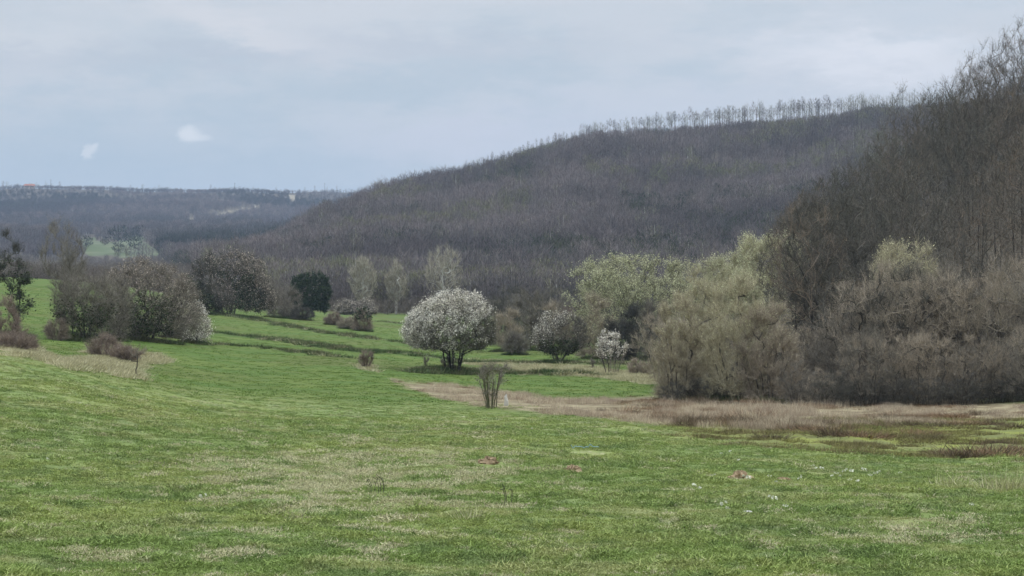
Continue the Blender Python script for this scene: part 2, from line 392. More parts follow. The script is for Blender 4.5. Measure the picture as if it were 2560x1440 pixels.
def vary(col, lo, hi):
    n = nt.nodes.new('ShaderNodeVectorMath'); n.operation = 'SCALE'; nt.links.new(col, n.inputs[0])
    m_ = nt.nodes.new('ShaderNodeMapRange'); nt.links.new(attr('hue'), m_.inputs[0]); m_.inputs[3].default_value = lo; m_.inputs[4].default_value = hi
    nt.links.new(m_.outputs[0], n.inputs['Scale']); return n.outputs[0]
def plant_mat(name, c1, c2, c3=None, scale=0.3, rand=0.5, trans=0.0):
    m, b = new_mat(name); p = posn()
    col = mixc(mrange(noise(p, scale, 3, .6), .38, .62), c1, c2)
    if c3:
        oi = nt.nodes.new('ShaderNodeObjectInfo'); col = mixc(mrange(oi.outputs['Random'], 0.5, 1.0, 0, rand), col, c3)
    col = vary(col, .45, 1.6)
    L(col, b.inputs['Base Color'])
    if trans:
        t = nt.nodes.new('ShaderNodeBsdfTranslucent'); L(col, t.inputs[0]); x = nt.nodes.new('ShaderNodeMixShader'); x.inputs[0].default_value = trans
        L(b.outputs[0], x.inputs[1]); L(t.outputs[0], x.inputs[2]); L(x.outputs[0], nt.nodes['Material Output'].inputs[0])
    return m
MT = dict(
 bark=plant_mat('bark', (0.050, 0.044, 0.036), (0.085, 0.076, 0.062), scale=2.0),
 bark_dark=plant_mat('dark_bark', (0.022, 0.021, 0.019), (0.045, 0.042, 0.036), scale=2.0),
 bark_pale=plant_mat('pale_bark', (0.46, 0.44, 0.39), (0.56, 0.54, 0.48), scale=1.0),
 bark_olive=plant_mat('mossy_bark', (0.10, 0.10, 0.055), (0.15, 0.14, 0.085), scale=3.0),
 twig_grey=plant_mat('grey_twigs', (0.18, 0.160, 0.13), (0.23, 0.205, 0.17), (0.15, 0.14, 0.115), 0.25),
 twig_dark=plant_mat('dark_twigs', (0.080, 0.076, 0.064), (0.110, 0.104, 0.086), (0.065, 0.070, 0.060), 0.25),
 twig_brown=plant_mat('brown_twigs', (0.31, 0.262, 0.20), (0.365, 0.31, 0.24), (0.27, 0.24, 0.185), 0.3),
 twig_tan=plant_mat('tan_twigs', (0.38, 0.345, 0.24), (0.45, 0.405, 0.28), (0.34, 0.29, 0.22), 0.3),
 twig_pink=plant_mat('rosy_twigs', (0.20, 0.150, 0.125), (0.26, 0.20, 0.165), scale=0.5),
 twig_red=plant_mat('bramble_canes', (0.22, 0.175, 0.14), (0.28, 0.225, 0.18), scale=0.7),
 willow=plant_mat('willow_shoots', (0.48, 0.48, 0.30), (0.56, 0.56, 0.36), (0.43, 0.43, 0.30), 0.4, 0.5, 0.2),
 willow_dull=plant_mat('budding_shoots', (0.47, 0.46, 0.27), (0.55, 0.53, 0.32), (0.42, 0.38, 0.26), 0.4, 0.5, 0.1),
 blossom=plant_mat('white_blossom', (0.76, 0.71, 0.61), (0.86, 0.82, 0.74), scale=0.9, trans=0.2),
 blossom_dull=plant_mat('dull_blossom', (0.38, 0.33, 0.28), (0.50, 0.45, 0.39), scale=0.9, trans=0.2),
 evergreen=plant_mat('evergreen_leaves', (0.028, 0.045, 0.026), (0.050, 0.070, 0.036), scale=0.8),
 leaf_dark=plant_mat('ivy_leaves', (0.035, 0.052, 0.026), (0.06, 0.08, 0.036), scale=1.2),
 leaf_grey=plant_mat('young_leaves', (0.13, 0.15, 0.085), (0.19, 0.20, 0.12), scale=0.8, trans=0.1),
 reed=plant_mat('dry_reeds', (0.38, 0.31, 0.23), (0.58, 0.50, 0.36), (0.30, 0.215, 0.16), 0.55, 0.95),
 reed_red=plant_mat('russet_rushes', (0.20, 0.125, 0.075), (0.27, 0.18, 0.11), (0.17, 0.13, 0.08), 0.6, 0.9),
 twig_dull=plant_mat('dull_twigs', (0.12, 0.108, 0.09), (0.165, 0.15, 0.125), scale=0.8),
 twig_wood=plant_mat('wood_twigs', (0.120, 0.103, 0.084), (0.160, 0.138, 0.112), (0.10, 0.092, 0.078), 0.2),
 twig_rust=plant_mat('rusty_twigs', (0.165, 0.130, 0.100), (0.20, 0.16, 0.12), scale=0.2),
 valley_twig=plant_mat('valley_twigs', (0.12, 0.102, 0.085), (0.165, 0.138, 0.11), scale=0.08),
 bark_grey=plant_mat('grey_bark', (0.12, 0.11, 0.10), (0.18, 0.165, 0.15), scale=1.0),
 twig_poplar=plant_mat('poplar_twigs', (0.36, 0.33, 0.26), (0.42, 0.38, 0.30), scale=.5),
 blossom_tan=plant_mat('faded_blossom', (0.46, 0.38, 0.32), (0.56, 0.47, 0.40), scale=0.9, trans=0.1),
 rush_dark=plant_mat('dark_rushes', (0.095, 0.07, 0.045), (0.14, 0.105, 0.065), scale=1.0),
 hill_twig=plant_mat('hillside_twigs', (0.115, 0.099, 0.096), (0.225, 0.190, 0.176), (0.130, 0.125, 0.118), 0.012, 0.8),
 hill_ever=plant_mat('hillside_evergreens', (0.06, 0.07, 0.045), (0.085, 0.09, 0.055), (0.05, 0.055, 0.04), 0.02, 0.8),
 far_twig=plant_mat('far_twigs', (0.085, 0.085, 0.082), (0.115, 0.112, 0.105), (0.07, 0.078, 0.07), 0.006, 0.8),
 far_ever=plant_mat('far_evergreens', (0.040, 0.052, 0.040), (0.060, 0.070, 0.050), (0.035, 0.045, 0.038), 0.01, 0.8),
 hill_bud=plant_mat('hillside_buds', (0.17, 0.175, 0.095), (0.21, 0.20, 0.12), (0.16, 0.15, 0.09), 0.02, 0.8),
)
def simple_mat(name, c, rough=0.8):
    m, b = new_mat(name); p = posn(); L(mixc(noise(p, 6, 3), tuple(x*0.75 for x in c), c), b.inputs['Base Color']); b.inputs['Roughness'].default_value = rough; return m
mg, b = new_mat('grass'); L(vary(meadow_colour(posn()), .7, 1.32), b.inputs['Base Color']); MT['grass'] = mg
MT['grass_dry'] = plant_mat('dry_grass', (0.44, 0.41, 0.24), (0.58, 0.54, 0.35), scale=0.8)
MT['grass_lush'] = plant_mat('field_grass', (0.125, 0.200, 0.045), (0.17, 0.235, 0.060), scale=0.3)
MT['grass_bank_shade'] = plant_mat('bank_and_shade_grass', (0.06, 0.10, 0.035), (0.13, 0.135, 0.065), scale=0.5)
MT['grass_olive'] = plant_mat('marsh_grass', (0.17, 0.145, 0.065), (0.24, 0.23, 0.08), (0.13, 0.105, 0.06), 0.4, .8)

# ------------------------------------------------------------------ polygon soup
def unit(v): return v/np.maximum(np.linalg.norm(v, axis=-1, keepdims=True), 1e-9)
def soup(name, tris=(), quads=(), mat=None, qv=False):
    tris = [t for t in tris if len(t)]; quads = [t for t in quads if len(t)]
    T = np.concatenate(tris) if tris else np.zeros((0, 3, 3)); Q = np.concatenate(quads) if quads else np.zeros((0, 4, 3))
    V = np.concatenate([T.reshape(-1, 3), Q.reshape(-1, 3)]).astype(np.float32)
    me = bpy.data.meshes.new(name); me.vertices.add(len(V)); me.vertices.foreach_set('co', V.ravel())
    n = len(V); me.loops.add(n); me.loops.foreach_set('vertex_index', np.arange(n, dtype=np.int32))
    st = np.concatenate([np.arange(len(T))*3, len(T)*3+np.arange(len(Q))*4]).astype(np.int32)
    me.polygons.add(len(st)); me.polygons.foreach_set('loop_start', st)
    me.update(calc_edges=True)
    rv = np.random.default_rng(len(st)); val = rv.uniform(0, 1, len(st))
    if not qv: val[len(T):] = .5
    a = me.attributes.new('hue', 'FLOAT', 'FACE'); a.data.foreach_set('value', val.astype(np.float32))
    if mat: me.materials.append(MT[mat] if isinstance(mat, str) else mat)
    return me
def twigs(rng, base, d, Ln, wd):
    d = unit(d); side = unit(np.cross(d, rng.normal(size=d.shape)))*(np.asarray(wd).reshape(-1, 1)/2)
    bend = rng.normal(size=d.shape)*0.12
    tip = base+(d+bend)*np.asarray(Ln).reshape(-1, 1)
    return np.stack([base-side, base+side, tip], 1)
def leaves(rng, c, size):
    n = len(c); a = unit(rng.normal(size=(n, 3))); b_ = unit(np.cross(a, rng.normal(size=(n, 3))))
    s = np.asarray(size).reshape(-1, 1)/2
    k = rng.uniform(0.5, 1.0, (n, 1))
    return np.stack([c-a*s, c-b_*s*k, c+a*s, c+b_*s*k], 1)
def tubes(A, B, ra, rb, sides=5):
    if not len(A): return np.zeros((0, 4, 3))
    d = unit(B-A); ref = np.where(np.abs(d[:, 2:3]) > 0.9, np.array([[1., 0, 0]]), np.array([[0, 0, 1.]]))
    e1 = unit(np.cross(d, ref)); e2 = np.cross(d, e1); out = []
    for i in range(sides):
        a0, a1 = 2*math.pi*i/sides, 2*math.pi*(i+1)/sides
        o0 = e1*math.cos(a0)+e2*math.sin(a0); o1 = e1*math.cos(a1)+e2*math.sin(a1)
        out.append(np.stack([A+o0*ra[:, None], A+o1*ra[:, None], B+o1*rb[:, None], B+o0*rb[:, None]], 1))
    return np.concatenate(out)

def grow(rng, stems, targets, step, jit=0.075, tipr=0.008, expo=2.2, up=0.7):
    """limbs reach from the stems to every target point; returns nodes, parents, radii"""
    P = []; par = []
    for s in stems:
        for i, v_ in enumerate(s):
            P.append(np.array(v_, float)); par.append(-1 if i == 0 else len(P)-2)
    free = [len(s)//3 for s in stems]
    base = np.zeros(len(P), bool); k = 0
    for s, f_ in zip(stems, free):
        base[k:k+max(1, f_)] = True; k += len(s)
    PA = np.zeros((len(P)+len(targets)*14, 3)); n = len(P); PA[:n] = P
    ok = np.zeros(len(PA), bool); ok[:n] = ~base
    o = PA[:n][ok[:n]].mean(0)
    targets = targets[np.argsort(np.linalg.norm((targets-o)*np.array([1, 1, 0.8]), axis=1))]
    for t in targets:
        d = np.linalg.norm(PA[:n]-t, axis=1)
        cost = d+up*np.maximum(0, PA[:n, 2]-t[2]+0.35*np.hypot(PA[:n, 0]-t[0], PA[:n, 1]-t[1]))+(~ok[:n])*1e3
        a = int(np.argmin(cost)); dd = d[a]; m = int(np.clip(round(dd/step), 1, 12)); s0 = PA[a].copy()
        perp = rng.normal(size=3)*jit*dd; perp[2] += 0.10*dd
        prev = a
        for j in range(1, m+1):
            f = j/m
            PA[n] = s0+(t-s0)*f+perp*math.sin(math.pi*f)*0.8+rng.normal(size=3)*jit*0.25*step*(j < m)
            par.append(prev); prev = n; ok[n] = True; n += 1
    PA = PA[:n]; par = np.array(par); acc = np.zeros(n); nch = np.zeros(n, int)
    for i in range(n-1, -1, -1):
        if nch[i] == 0: acc[i] = tipr**expo
        if par[i] >= 0: acc[par[i]] += acc[i]; nch[par[i]] += 1
    # stems: children indices always greater than parents
    return PA, par, acc**(1/expo), nch
def profile_targets(rng, prof, n, clumps=0, shell=0.6, depth=1.0, spread=0.28):
    """prof rows: (height, left, right) of the crown outline in metres"""
    pr = np.array(prof, float); hs = pr[:, 0]
    def samp(k, sh):
        hh = np.linspace(hs[0], hs[-1], 60); wid = np.interp(hh, hs, pr[:, 2]-pr[:, 1])**1.25+1e-3
        h_ = rng.choice(hh, k, p=wid/wid.sum())+rng.uniform(-.5, .5, k)*(hs[-1]-hs[0])/60
        l_, r_ = np.interp(h_, hs, pr[:, 1]), np.interp(h_, hs, pr[:, 2])
        c = (l_+r_)/2; rad = (r_-l_)/2; a = rng.uniform(0, 2*math.pi, k); q_ = np.sqrt(rng.uniform(0, 1, k))**(1-sh)
        return np.stack([c+rad*q_*np.cos(a), rad*depth*q_*np.sin(a), h_], 1)
    if not clumps: return samp(n, shell)
    C = samp(clumps, shell); k = rng.integers(0, clumps, n); sz = (pr[:, 2]-pr[:, 1]).max()*0.5*spread
    T = C[k]+rng.normal(size=(n, 3))*sz*0.55*np.array([1, 1, 0.8])
    T[:, 2] = np.clip(T[:, 2], hs[0]-0.1*hs[-1]*0, hs[-1]*1.03)
    return T
def make_stems(rng, n, h, lean, foot, seg=5, wob=0.06):
    out = []
    for i in range(n):
        a = 2*math.pi*(i+rng.uniform(0, .8))/n; f = rng.uniform(0.3, 1)*foot; l_ = lean*rng.uniform(0.5, 1.15); hh = h*rng.uniform(0.75, 1.1)
        p0 = np.array([f*math.cos(a), f*math.sin(a), -0.25]); s = [p0]
        for j in range(1, seg+1):
            t = j/seg
            s.append(np.array([math.cos(a)*(f+l_*t**1.3), math.sin(a)*(f+l_*t**1.3), hh*t])+rng.normal(size=3)*wob*hh/seg*np.array([1, 1, .3]))
        out.append(s)
    return out
def plant(seed, prof, stems, n_t=120, clumps=20, step=0.5, twig_n=8, twig_l=0.5, twig_w=0.014, upw=0.5, out_w=0.7, rnd=0.7, tipr=0.010,
          thr=0.03, depth=1.0, shell=0.55, spread=0.28, leaf_n=0, leaf_s=0.1, leaf_sel=None, fork=2, stem_arr=None, extra=None, sides=5, up=0.7, expo=2.2, rmax=None):
    """returns dict of meshes data: trunk quads, crown (tris, quads), leaf quads"""
    rng = np.random.default_rng(seed)
    st = stem_arr or make_stems(rng, *stems)
    T = profile_targets(rng, prof, n_t, clumps, shell, depth, spread)
    P, par, rad, nch = grow(rng, st, T, step, tipr=tipr, up=up, expo=expo)
    if rmax: rad = np.minimum(rad, rmax)
    e = np.nonzero(par >= 0)[0]; A = P[par[e]]; B = P[e]; rb = rad[e]; ra = np.minimum(rad[par[e]], rb*1.35)
    big = rb >= thr
    trunk = tubes(A[big], B[big], ra[big], rb[big], sides)
    ft = np.nonzero(par < 0)[0]
    if len(ft) > 1:      # stems spring from one rootstock
        rt = np.tile(P[ft].mean(0)-np.array([0, 0, .12]), (len(ft), 1)); rr0 = np.minimum(rad[ft], rmax or 9); trunk = np.concatenate([trunk, tubes(rt, P[ft]+np.array([0, 0, .12]), rr0*1.2, rr0, sides)])
    fine = tubes(A[~big], B[~big], ra[~big], rb[~big], 3)
    ctr = np.array([0, 0, np.array(prof)[:, 0].min()*0.6+0.4*np.array(prof)[:, 0].max()*0.5])
    src = e[rb < thr*1.6]; k = np.repeat(src, twig_n); n = len(k); t = rng.uniform(0, 1, (n, 1))
    base = P[par[k]]*(1-t)+P[k]*t
    seg = unit(P[k]-P[par[k]])
    d = unit(base-ctr)*out_w+np.array([0, 0, 1.])*upw+rng.normal(size=(n, 3))*rnd+seg*0.4
    d = unit(d); Ln = twig_l*rng.uniform(0.5, 1.3, n); tw = [twigs(rng, base, d, Ln, np.full(n, twig_w))]
    for f in range(fork):
        tt = rng.uniform(0.2, 0.85, (n, 1)); b2 = base+d*Ln[:, None]*tt
        d2 = unit(d+rng.normal(size=(n, 3))*0.65)
        tw.append(twigs(rng, b2, d2, Ln*rng.uniform(0.3, 0.7, n), np.full(n, twig_w*0.75)))
    out = dict(trunk=trunk, tw=tw, fine=fine, P=P, par=par, src=src)
    if leaf_n:
        k2 = np.repeat(src, leaf_n); c = P[k2]+rng.normal(size=(len(k2), 3))*twig_l*0.45+unit(P[k2]-ctr)*twig_l*0.25
        if leaf_sel is not None: c = c[leaf_sel(c, rng)]
        out['lv'] = leaves(rng, c, leaf_s*rng.uniform(0.5, 1.3, len(c)))
    return out

# ------------------------------------------------------------------ things
def empty(name, loc, label, cat, group=None, rz=0.0, s=1.0):
    o = bpy.data.objects.new(name, None); COL.objects.link(o); o.location = loc; o.rotation_euler = (0, 0, rz)
    o.scale = (s, s, s) if isinstance(s, (int, float)) else s
    o.empty_display_size = 0.3; o['label'] = label; o['category'] = cat
    if group: o['group'] = group
    return o
def child(name, me, parent):
    o = bpy.data.objects.new(name, me); COL.objects.link(o); o.parent = parent; return o
def meshes(kind, pl, bark, twig, leaf=None, leaf_name='foliage', fine_in_crown=True):
    out = [('trunk', soup('trunk', quads=[pl['trunk']] if len(pl['trunk']) else [pl['fine']], mat=bark))]
    out.append(('crown', soup('crown', tris=pl['tw'], quads=[pl['fine']], mat=twig)))
    if leaf and 'lv' in pl: out.append((leaf_name, soup(leaf_name, quads=[pl['lv']], mat=leaf)))
    return out
def ground_pt(px, D, sink=0.05):
    x, y = pt(px, D); return (x, y, H1(x, y)-sink)
def put(name, parts, px, D, label, cat='tree', group=None, rz=0.0, s=1.0, sink=0.05):
    o = empty(name, ground_pt(px, D, sink), label, cat, group, rz, s)
    for nm_, me in parts: child(nm_, me, o)
    return o
def prof_px(D, base_y, rows, cx):
    """outline rows (y, left x, right x) in photo pixels -> metres at distance D"""
    k = D/F; r = [((base_y-y_)*k, (a-cx)*k, (b_-cx)*k) for y_, a, b_ in rows]
    return sorted(r)

def add_leaves(pl, n, size, sel=None, jit=0.35, seed=1, thr_src=None):
    rng = np.random.default_rng(seed); T = np.concatenate(pl['tw']); k = rng.integers(0, len(T), n*len(pl['src']))
    t = rng.uniform(.1, 1, (len(k), 1)); c = T[k, 0]*(1-t)+T[k, 2]*t+rng.normal(size=(len(k), 3))*size*.5
    if sel is not None: c = c[sel(c, rng)]
    return leaves(rng, c, size*rng.uniform(0.5, 1.3, len(c)))
FEET = []; LATE = []
def hero(name, px, by, rows, seed, bark, twig, label, cat='tree', group=None, D=None, extra=(), rootpx=None, **kw):
    """a plant with its own outline; rows are (y, left x, right x) of the crown as seen, by is the y of its foot"""
    if D is None:
        x, y = hit(px, by); D0 = math.hypot(x, y); Ds = D0*np.linspace(.90, 1.10, 81); th = math.atan((px-1280)/F); xx, yy = Ds*math.sin(th), Ds*math.cos(th)
        D = float(Ds[np.argmin(abs(720-F*(H(xx, yy)-ZC)/yy-by)+abs(Ds-D0)*.05)])
    pr = prof_px(D, by, rows, px); kw['twig_n'] = int(kw.get('twig_n', 8)*2.4)
    pl = plant(seed, pr, kw.pop('stems'), **kw)
    parts = meshes(name, pl, bark, twig)
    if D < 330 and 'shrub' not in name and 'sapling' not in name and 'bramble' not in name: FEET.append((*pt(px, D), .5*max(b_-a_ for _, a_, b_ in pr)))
    for (nm_, mt, n, size, sel, jit) in extra:
        parts.append((nm_, soup(nm_, quads=[add_leaves(pl, n, size, sel, jit, seed+7)], mat=mt, qv=True)))
    return put(name, parts, px, D, label, cat, group)

# ---------------- the field trees
def sel_bl(c, r):   # blossom thick on the top and the left side of the dome
    return r.uniform(0, 1, len(c)) < np.clip(0.22+0.36*(c[:, 2]-2.6)-0.20*c[:, 0]+.9*fbm(c[:, 0]/.6, c[:, 2]/.6, 7, 2), 0.02, .95)
hero('blossoming_tree', 1133, 930, [(872,1050,1214),(856,1012,1236),(828,1008,1242),(798,1020,1238),(766,1046,1226),(746,1082,1204),(732,1122,1178)], 11, 'bark_dark', 'twig_dull',
     'wide domed tree covered in white blossom, standing alone on a low bank in mid field', stems=(11, 2.0, 0.40, 0.55), n_t=900, clumps=0, step=0.4, twig_n=8, twig_l=0.45, twig_w=0.016, spread=0.26, shell=0.5, thr=0.028, rmax=0.20, up=1.1, upw=0.6,
     extra=[('blossom', 'blossom', 120, 0.072, sel_bl, 0.25), ('foliage', 'leaf_grey', 30, 0.07, lambda c, r: r.uniform(0, 1, len(c)) < 0.55, 0.3)])
hero('ivy_clad_tree', 1396, 909, [(882,1355,1435),(866,1330,1462),(842,1328,1474),(815,1337,1474),(797,1350,1455),(784,1368,1418)], 12, 'bark_dark', 'twig_dull',
     'small spreading tree, dark ivy below and sparse white blossom above, behind the grass bank', stems=(7, 1.4, 0.75, 0.3), up=1.1, n_t=330, clumps=0, step=0.35, twig_n=8, twig_l=0.42, twig_w=0.018, thr=0.028, rmax=0.12,
     extra=[('ivy', 'leaf_dark', 26, 0.13, lambda c, r: (c[:, 2] < 2.0+0.3*r.normal(size=len(c))) & (abs(c[:, 0]) < 1.7) & (c[:, 2] > .75), 0.22),
            ('blossom', 'blossom', 36, 0.08, lambda c, r: r.uniform(0, 1, len(c)) < np.clip(0.02+0.30*(c[:, 2]-2.3)-0.28*c[:, 0], 0.02, .9), 0.15)])
hero('blossoming_shrub', 1530, 934, [(905,1502,1560),(880,1498,1566),(850,1502,1562),(826,1512,1546)], 13, 'bark_dark', 'twig_grey',
     'slender upright shrub tipped with white blossom, beside the thicket edge', 'shrub', stems=(9, 1.6, 0.5, 0.5), n_t=90, clumps=18, step=0.3, twig_n=5, twig_l=0.35, twig_w=0.016, thr=0.02, rmax=0.05, upw=1.2,
     extra=[('blossom', 'blossom', 90, 0.07, lambda c, r: (c[:, 2] > 1.5+0.25*r.normal(size=len(c))) & (r.uniform(0, 1, len(c)) < .55), 0.13)])
hero('bare_shrub', 1226, 1020, [(985,1212,1246),(960,1204,1262),(935,1196,1272),(915,1192,1277),(902,1202,1268)], 14, 'bark_olive', 'twig_grey',
     'leafless mossy shrub of upright stems at the end of the reed strip', 'shrub', stems=(12, 1.6, 0.40, 0.26), n_t=110, clumps=30, step=0.22, twig_n=4, twig_l=0.24, twig_w=0.012, thr=0.014, tipr=.011, rmax=0.065, upw=0.9, sides=5,
     extra=[('foliage', 'leaf_grey', 5, 0.05, lambda c, r: r.uniform(0, 1, len(c)) < .5, 0.1)])
hero('bare_shrub', 914, 921, [(908,905,924),(895,900,932),(882,903,930)], 15, 'bark', 'twig_red', 'small bare cup-shaped bush alone in the open bright field', 'shrub', stems=(8, .6, .3, .15), n_t=50, clumps=0, step=.2, twig_n=8, twig_l=.3, twig_w=.014, upw=1.2, thr=.02)
for px, by, tp, sd_, lb in [(1065, 919, 893, 1, 'thin bare sapling just left of the big blossoming tree'), (1109, 928, 898, 2, 'thin bare sapling close against the trunk of the big blossoming tree'), (1482, 923, 898, 3, 'lone thin sapling in the tan grass left of the slender blossoming shrub')]:
    hero('sapling', px, by, [(by-12, px-4, px+4), (tp+4, px-7, px+7), (tp, px-3, px+3)], 20+sd_, 'bark', 'twig_grey', lb, 'sapling', 'saplings in the mid field', stems=(2, .6, .06, .04), n_t=10, clumps=0, step=.2, twig_n=8, twig_l=.25, twig_w=.014, thr=.012, upw=.8)
for px, by, tp, hw, sd_, lb in [(1585, 937, 900, 14, 4, 'low bare shrub just right of the slender blossoming shrub'), (1612, 938, 905, 13, 5, 'low bare shrub nearest the olive thicket edge')]:
    hero('bare_shrub', px, by, [(by-10, px-hw*.6, px+hw*.6), (tp+8, px-hw, px+hw), (tp, px-hw*.5, px+hw*.5)], 20+sd_, 'bark', 'twig_brown', lb, 'shrub', 'low shrubs by the thicket', stems=(7, .6, .3, .2), n_t=26, clumps=0, step=.2, twig_n=9, twig_l=.35, twig_w=.014, thr=.012, upw=1)

# ---------------- poplars at the far edge of the fields
for px, by, tp, hw, sd_, lb in [(908, 782, 648, 37, 1, 'pale bare poplar, leftmost of the three below the hill'), (990, 778, 654, 27, 2, 'pale bare poplar, slimmest and middle of the three below the hill'), (1108, 782, 612, 50, 3, 'pale bare poplar, tallest and rightmost of the three below the hill')]:
    hero('poplar', px, by, [(by-30, px-hw*.45, px+hw*.45), (by-60, px-hw*.85, px+hw*.85), ((by+tp)/2-10, px-hw, px+hw), (tp+35, px-hw*.85, px+hw*.85), (tp+12, px-hw*.5, px+hw*.5), (tp, px-5, px+5)], 30+sd_, 'bark_pale', 'twig_poplar', lb, 'poplar', 'poplars below the wooded hill', D=440+sd_*5,
         stems=(1, (by-tp)*.8*440/F, 0.3, 0.0, 8, 0.02), n_t=230, clumps=0, shell=.15, step=1.2, twig_n=4, twig_l=1.6, twig_w=0.06, thr=0.055, upw=1.6, out_w=.4, rnd=.4, tipr=.045, up=1.4, rmax=.28)

# ---------------- left hedge line
hero('ivy_clad_tree', 42, 838, [(800,20,60),(755,8,80),(705,-10,80),(660,-15,70),(620,0,50),(585,10,34),(560,16,26)], 41, 'bark_dark', 'twig_dark',
     'ivy-covered forked tree with a thin bare top at the left edge', D=150, stems=(3, 4.6, 0.55, 0.12, 7), n_t=120, clumps=22, step=.5, twig_n=7, twig_l=.6, twig_w=.018, thr=.03, rmax=.17, upw=1,
     extra=[('ivy', 'leaf_dark', 36, .14, lambda c, r: (c[:, 2] < 5.3+.3*r.normal(size=len(c))) & (c[:, 2] > .8) & (r.uniform(0, 1, len(c)) < .4), .22)])
hero('tall_bare_tree', 160, 842, [(760,135,190),(720,115,205),(660,102,215),(610,110,200),(575,130,180),(555,150,166)], 42, 'bark_dark', 'twig_grey', 'tall slender bare tree rising behind the left hedge', D=163, stems=(2, 7.4, .35, .1, 9, .03), n_t=170, clumps=0, step=.6, twig_n=5, twig_l=.7, twig_w=.018, thr=.03, upw=1.2, rmax=.12, up=1.2)
hero('tall_bare_tree', 184, 840, [(770,165,215),(730,160,222),(680,160,215),(640,168,202),(610,176,192)], 43, 'bark_dark', 'twig_grey', 'shorter slender bare tree close beside the tall one in the left hedge', D=158, stems=(1, 5.6, .2, .1, 8, .03), n_t=90, clumps=0, step=.6, twig_n=5, twig_l=.6, twig_w=.018, thr=.03, upw=1.2, rmax=.11, up=1.2)
hero('ivy_clad_tree', 213, 842, [(800,160,262),(770,140,278),(735,135,285),(705,145,270),(690,165,245)], 44, 'bark_dark', 'twig_grey', 'squat pollard-like tree with thick ivied trunk and bare twiggy crown', D=150, stems=(6, 2.0, .6, .45), n_t=300, clumps=0, step=.4, twig_n=8, twig_l=.7, twig_w=.017, thr=.03, rmax=.16, upw=.5,
     extra=[('ivy', 'leaf_dark', 24, .13, lambda c, r: c[:, 2] < 2.6+.4*r.normal(size=len(c)), .3)])
hero('bare_bush', 272, 850, [(842,235,312),(800,226,322),(750,228,325),(715,245,310),(698,262,292)], 58, 'bark', 'twig_grey', 'grey-brown bush filling the hedge between the ivied pollard and the broad hawthorn', 'bush', stems=(8, 2.0, .9, .6), n_t=330, clumps=0, step=.5, twig_n=7, twig_l=.55, twig_w=.018, thr=.03, rmax=.09)
hero('bare_bush', 445, 846, [(838,410,482),(800,402,486),(755,405,482),(725,420,465),(712,430,452)], 59, 'bark', 'twig_brown', 'tan-grey bush between the broad hawthorn and the white blossom at its right', 'bush', stems=(8, 2.0, .8, .6), n_t=280, clumps=0, step=.5, twig_n=7, twig_l=.55, twig_w=.018, thr=.03, rmax=.09,
     extra=[('foliage', 'blossom_tan', 20, .08, lambda c, r: r.uniform(0, 1, len(c)) < .5, .3)])
hero('bramble_bush', 142, 851, [(845,118,166),(825,116,168),(805,124,158)], 45, 'bark_dark', 'twig_red', 'dense dark reddish bush under the tall bare tree', 'bush', stems=(9, .9, .5, .4), n_t=80, clumps=0, step=.3, twig_n=9, twig_l=.4, twig_w=.016, thr=.02)
hero('hawthorn', 362, 852, [(842,300,450),(810,268,500),(760,252,500),(715,258,482),(685,280,455),(664,305,420),(655,325,390)], 46, 'bark_dark', 'twig_grey', 'broad brownish hawthorn with a dark ivied heart, largest in the left hedge', stems=(10, 2.2, 1.1, .9), n_t=760, clumps=0, step=.5, twig_n=9, twig_l=.6, twig_w=.018, thr=.035, rmax=.13,
     extra=[('ivy', 'leaf_dark', 30, .13, lambda c, r: (c[:, 2] < 3.3+.6*r.normal(size=len(c))) & (abs(c[:, 0]-.4) < 2.2) & (c[:, 2] > .5), .3),
            ('foliage', 'blossom_tan', 36, .075, lambda c, r: (c[:, 2] > 1.8+.8*r.normal(size=len(c))) & (r.uniform(0, 1, len(c)) < .5), .35)])
hero('blossoming_tree', 484, 858, [(848,455,530),(815,448,526),(780,444,512),(745,440,490),(722,436,466)], 47, 'bark_dark', 'twig_grey', 'whitish blossoming tree leaning out at the right end of the hawthorn', stems=(6, 1.6, .6, .4), n_t=260, clumps=0, step=.4, twig_n=6, twig_l=.45, twig_w=.017, thr=.03, rmax=.1,
     extra=[('blossom', 'blossom', 60, .08, lambda c, r: r.uniform(0, 1, len(c)) < np.clip(.32+.22*c[:, 0], .05, .8), .2)])
hero('rosy_tree', 572, 790, [(778,500,690),(745,475,688),(705,465,670),(670,475,662),(645,505,640),(633,535,612)], 48, 'bark_dark', 'twig_dark', 'rounded dark tree flecked with pinkish blossom, behind the white end of the hawthorn', stems=(8, 3.4, 1.4, .9), n_t=700, clumps=0, step=.7, twig_n=9, twig_l=.8, twig_w=.028, thr=.05, rmax=.2,
     extra=[('blossom', 'blossom_tan', 34, .12, lambda c, r: r.uniform(0, 1, len(c)) < np.clip(.38+.10*c[:, 0]+.07*(c[:, 2]-4), .12, .85), .35), ('ivy', 'evergreen', 30, .2, lambda c, r: (fbm(c[:, 0]/2.2, c[:, 2]/2.2, 5, 2) > 0.02) & (c[:, 2] < 6.2), .4)])
hero('bare_bush', 700, 795, [(785,655,752),(760,650,748),(730,660,738),(708,675,722)], 49, 'bark_dark', 'twig_grey', 'rounded brown bush between the rosy tree and the dark evergreen', 'bush', stems=(8, 1.8, .9, .8), n_t=200, clumps=28, step=.6, twig_n=9, twig_l=.8, twig_w=.026, thr=.04)
hero('evergreen_tree', 777, 790, [(778,745,812),(755,733,822),(720,726,829),(698,734,820),(684,755,798)], 50, 'bark_dark', 'evergreen', 'compact very dark evergreen tree in the left hedge', stems=(3, 3.0, .6, .3), n_t=330, clumps=0, step=.6, twig_n=4, twig_l=.6, twig_w=.03, thr=.05, shell=.7,
     extra=[('foliage', 'evergreen', 60, .2, None, .36)])
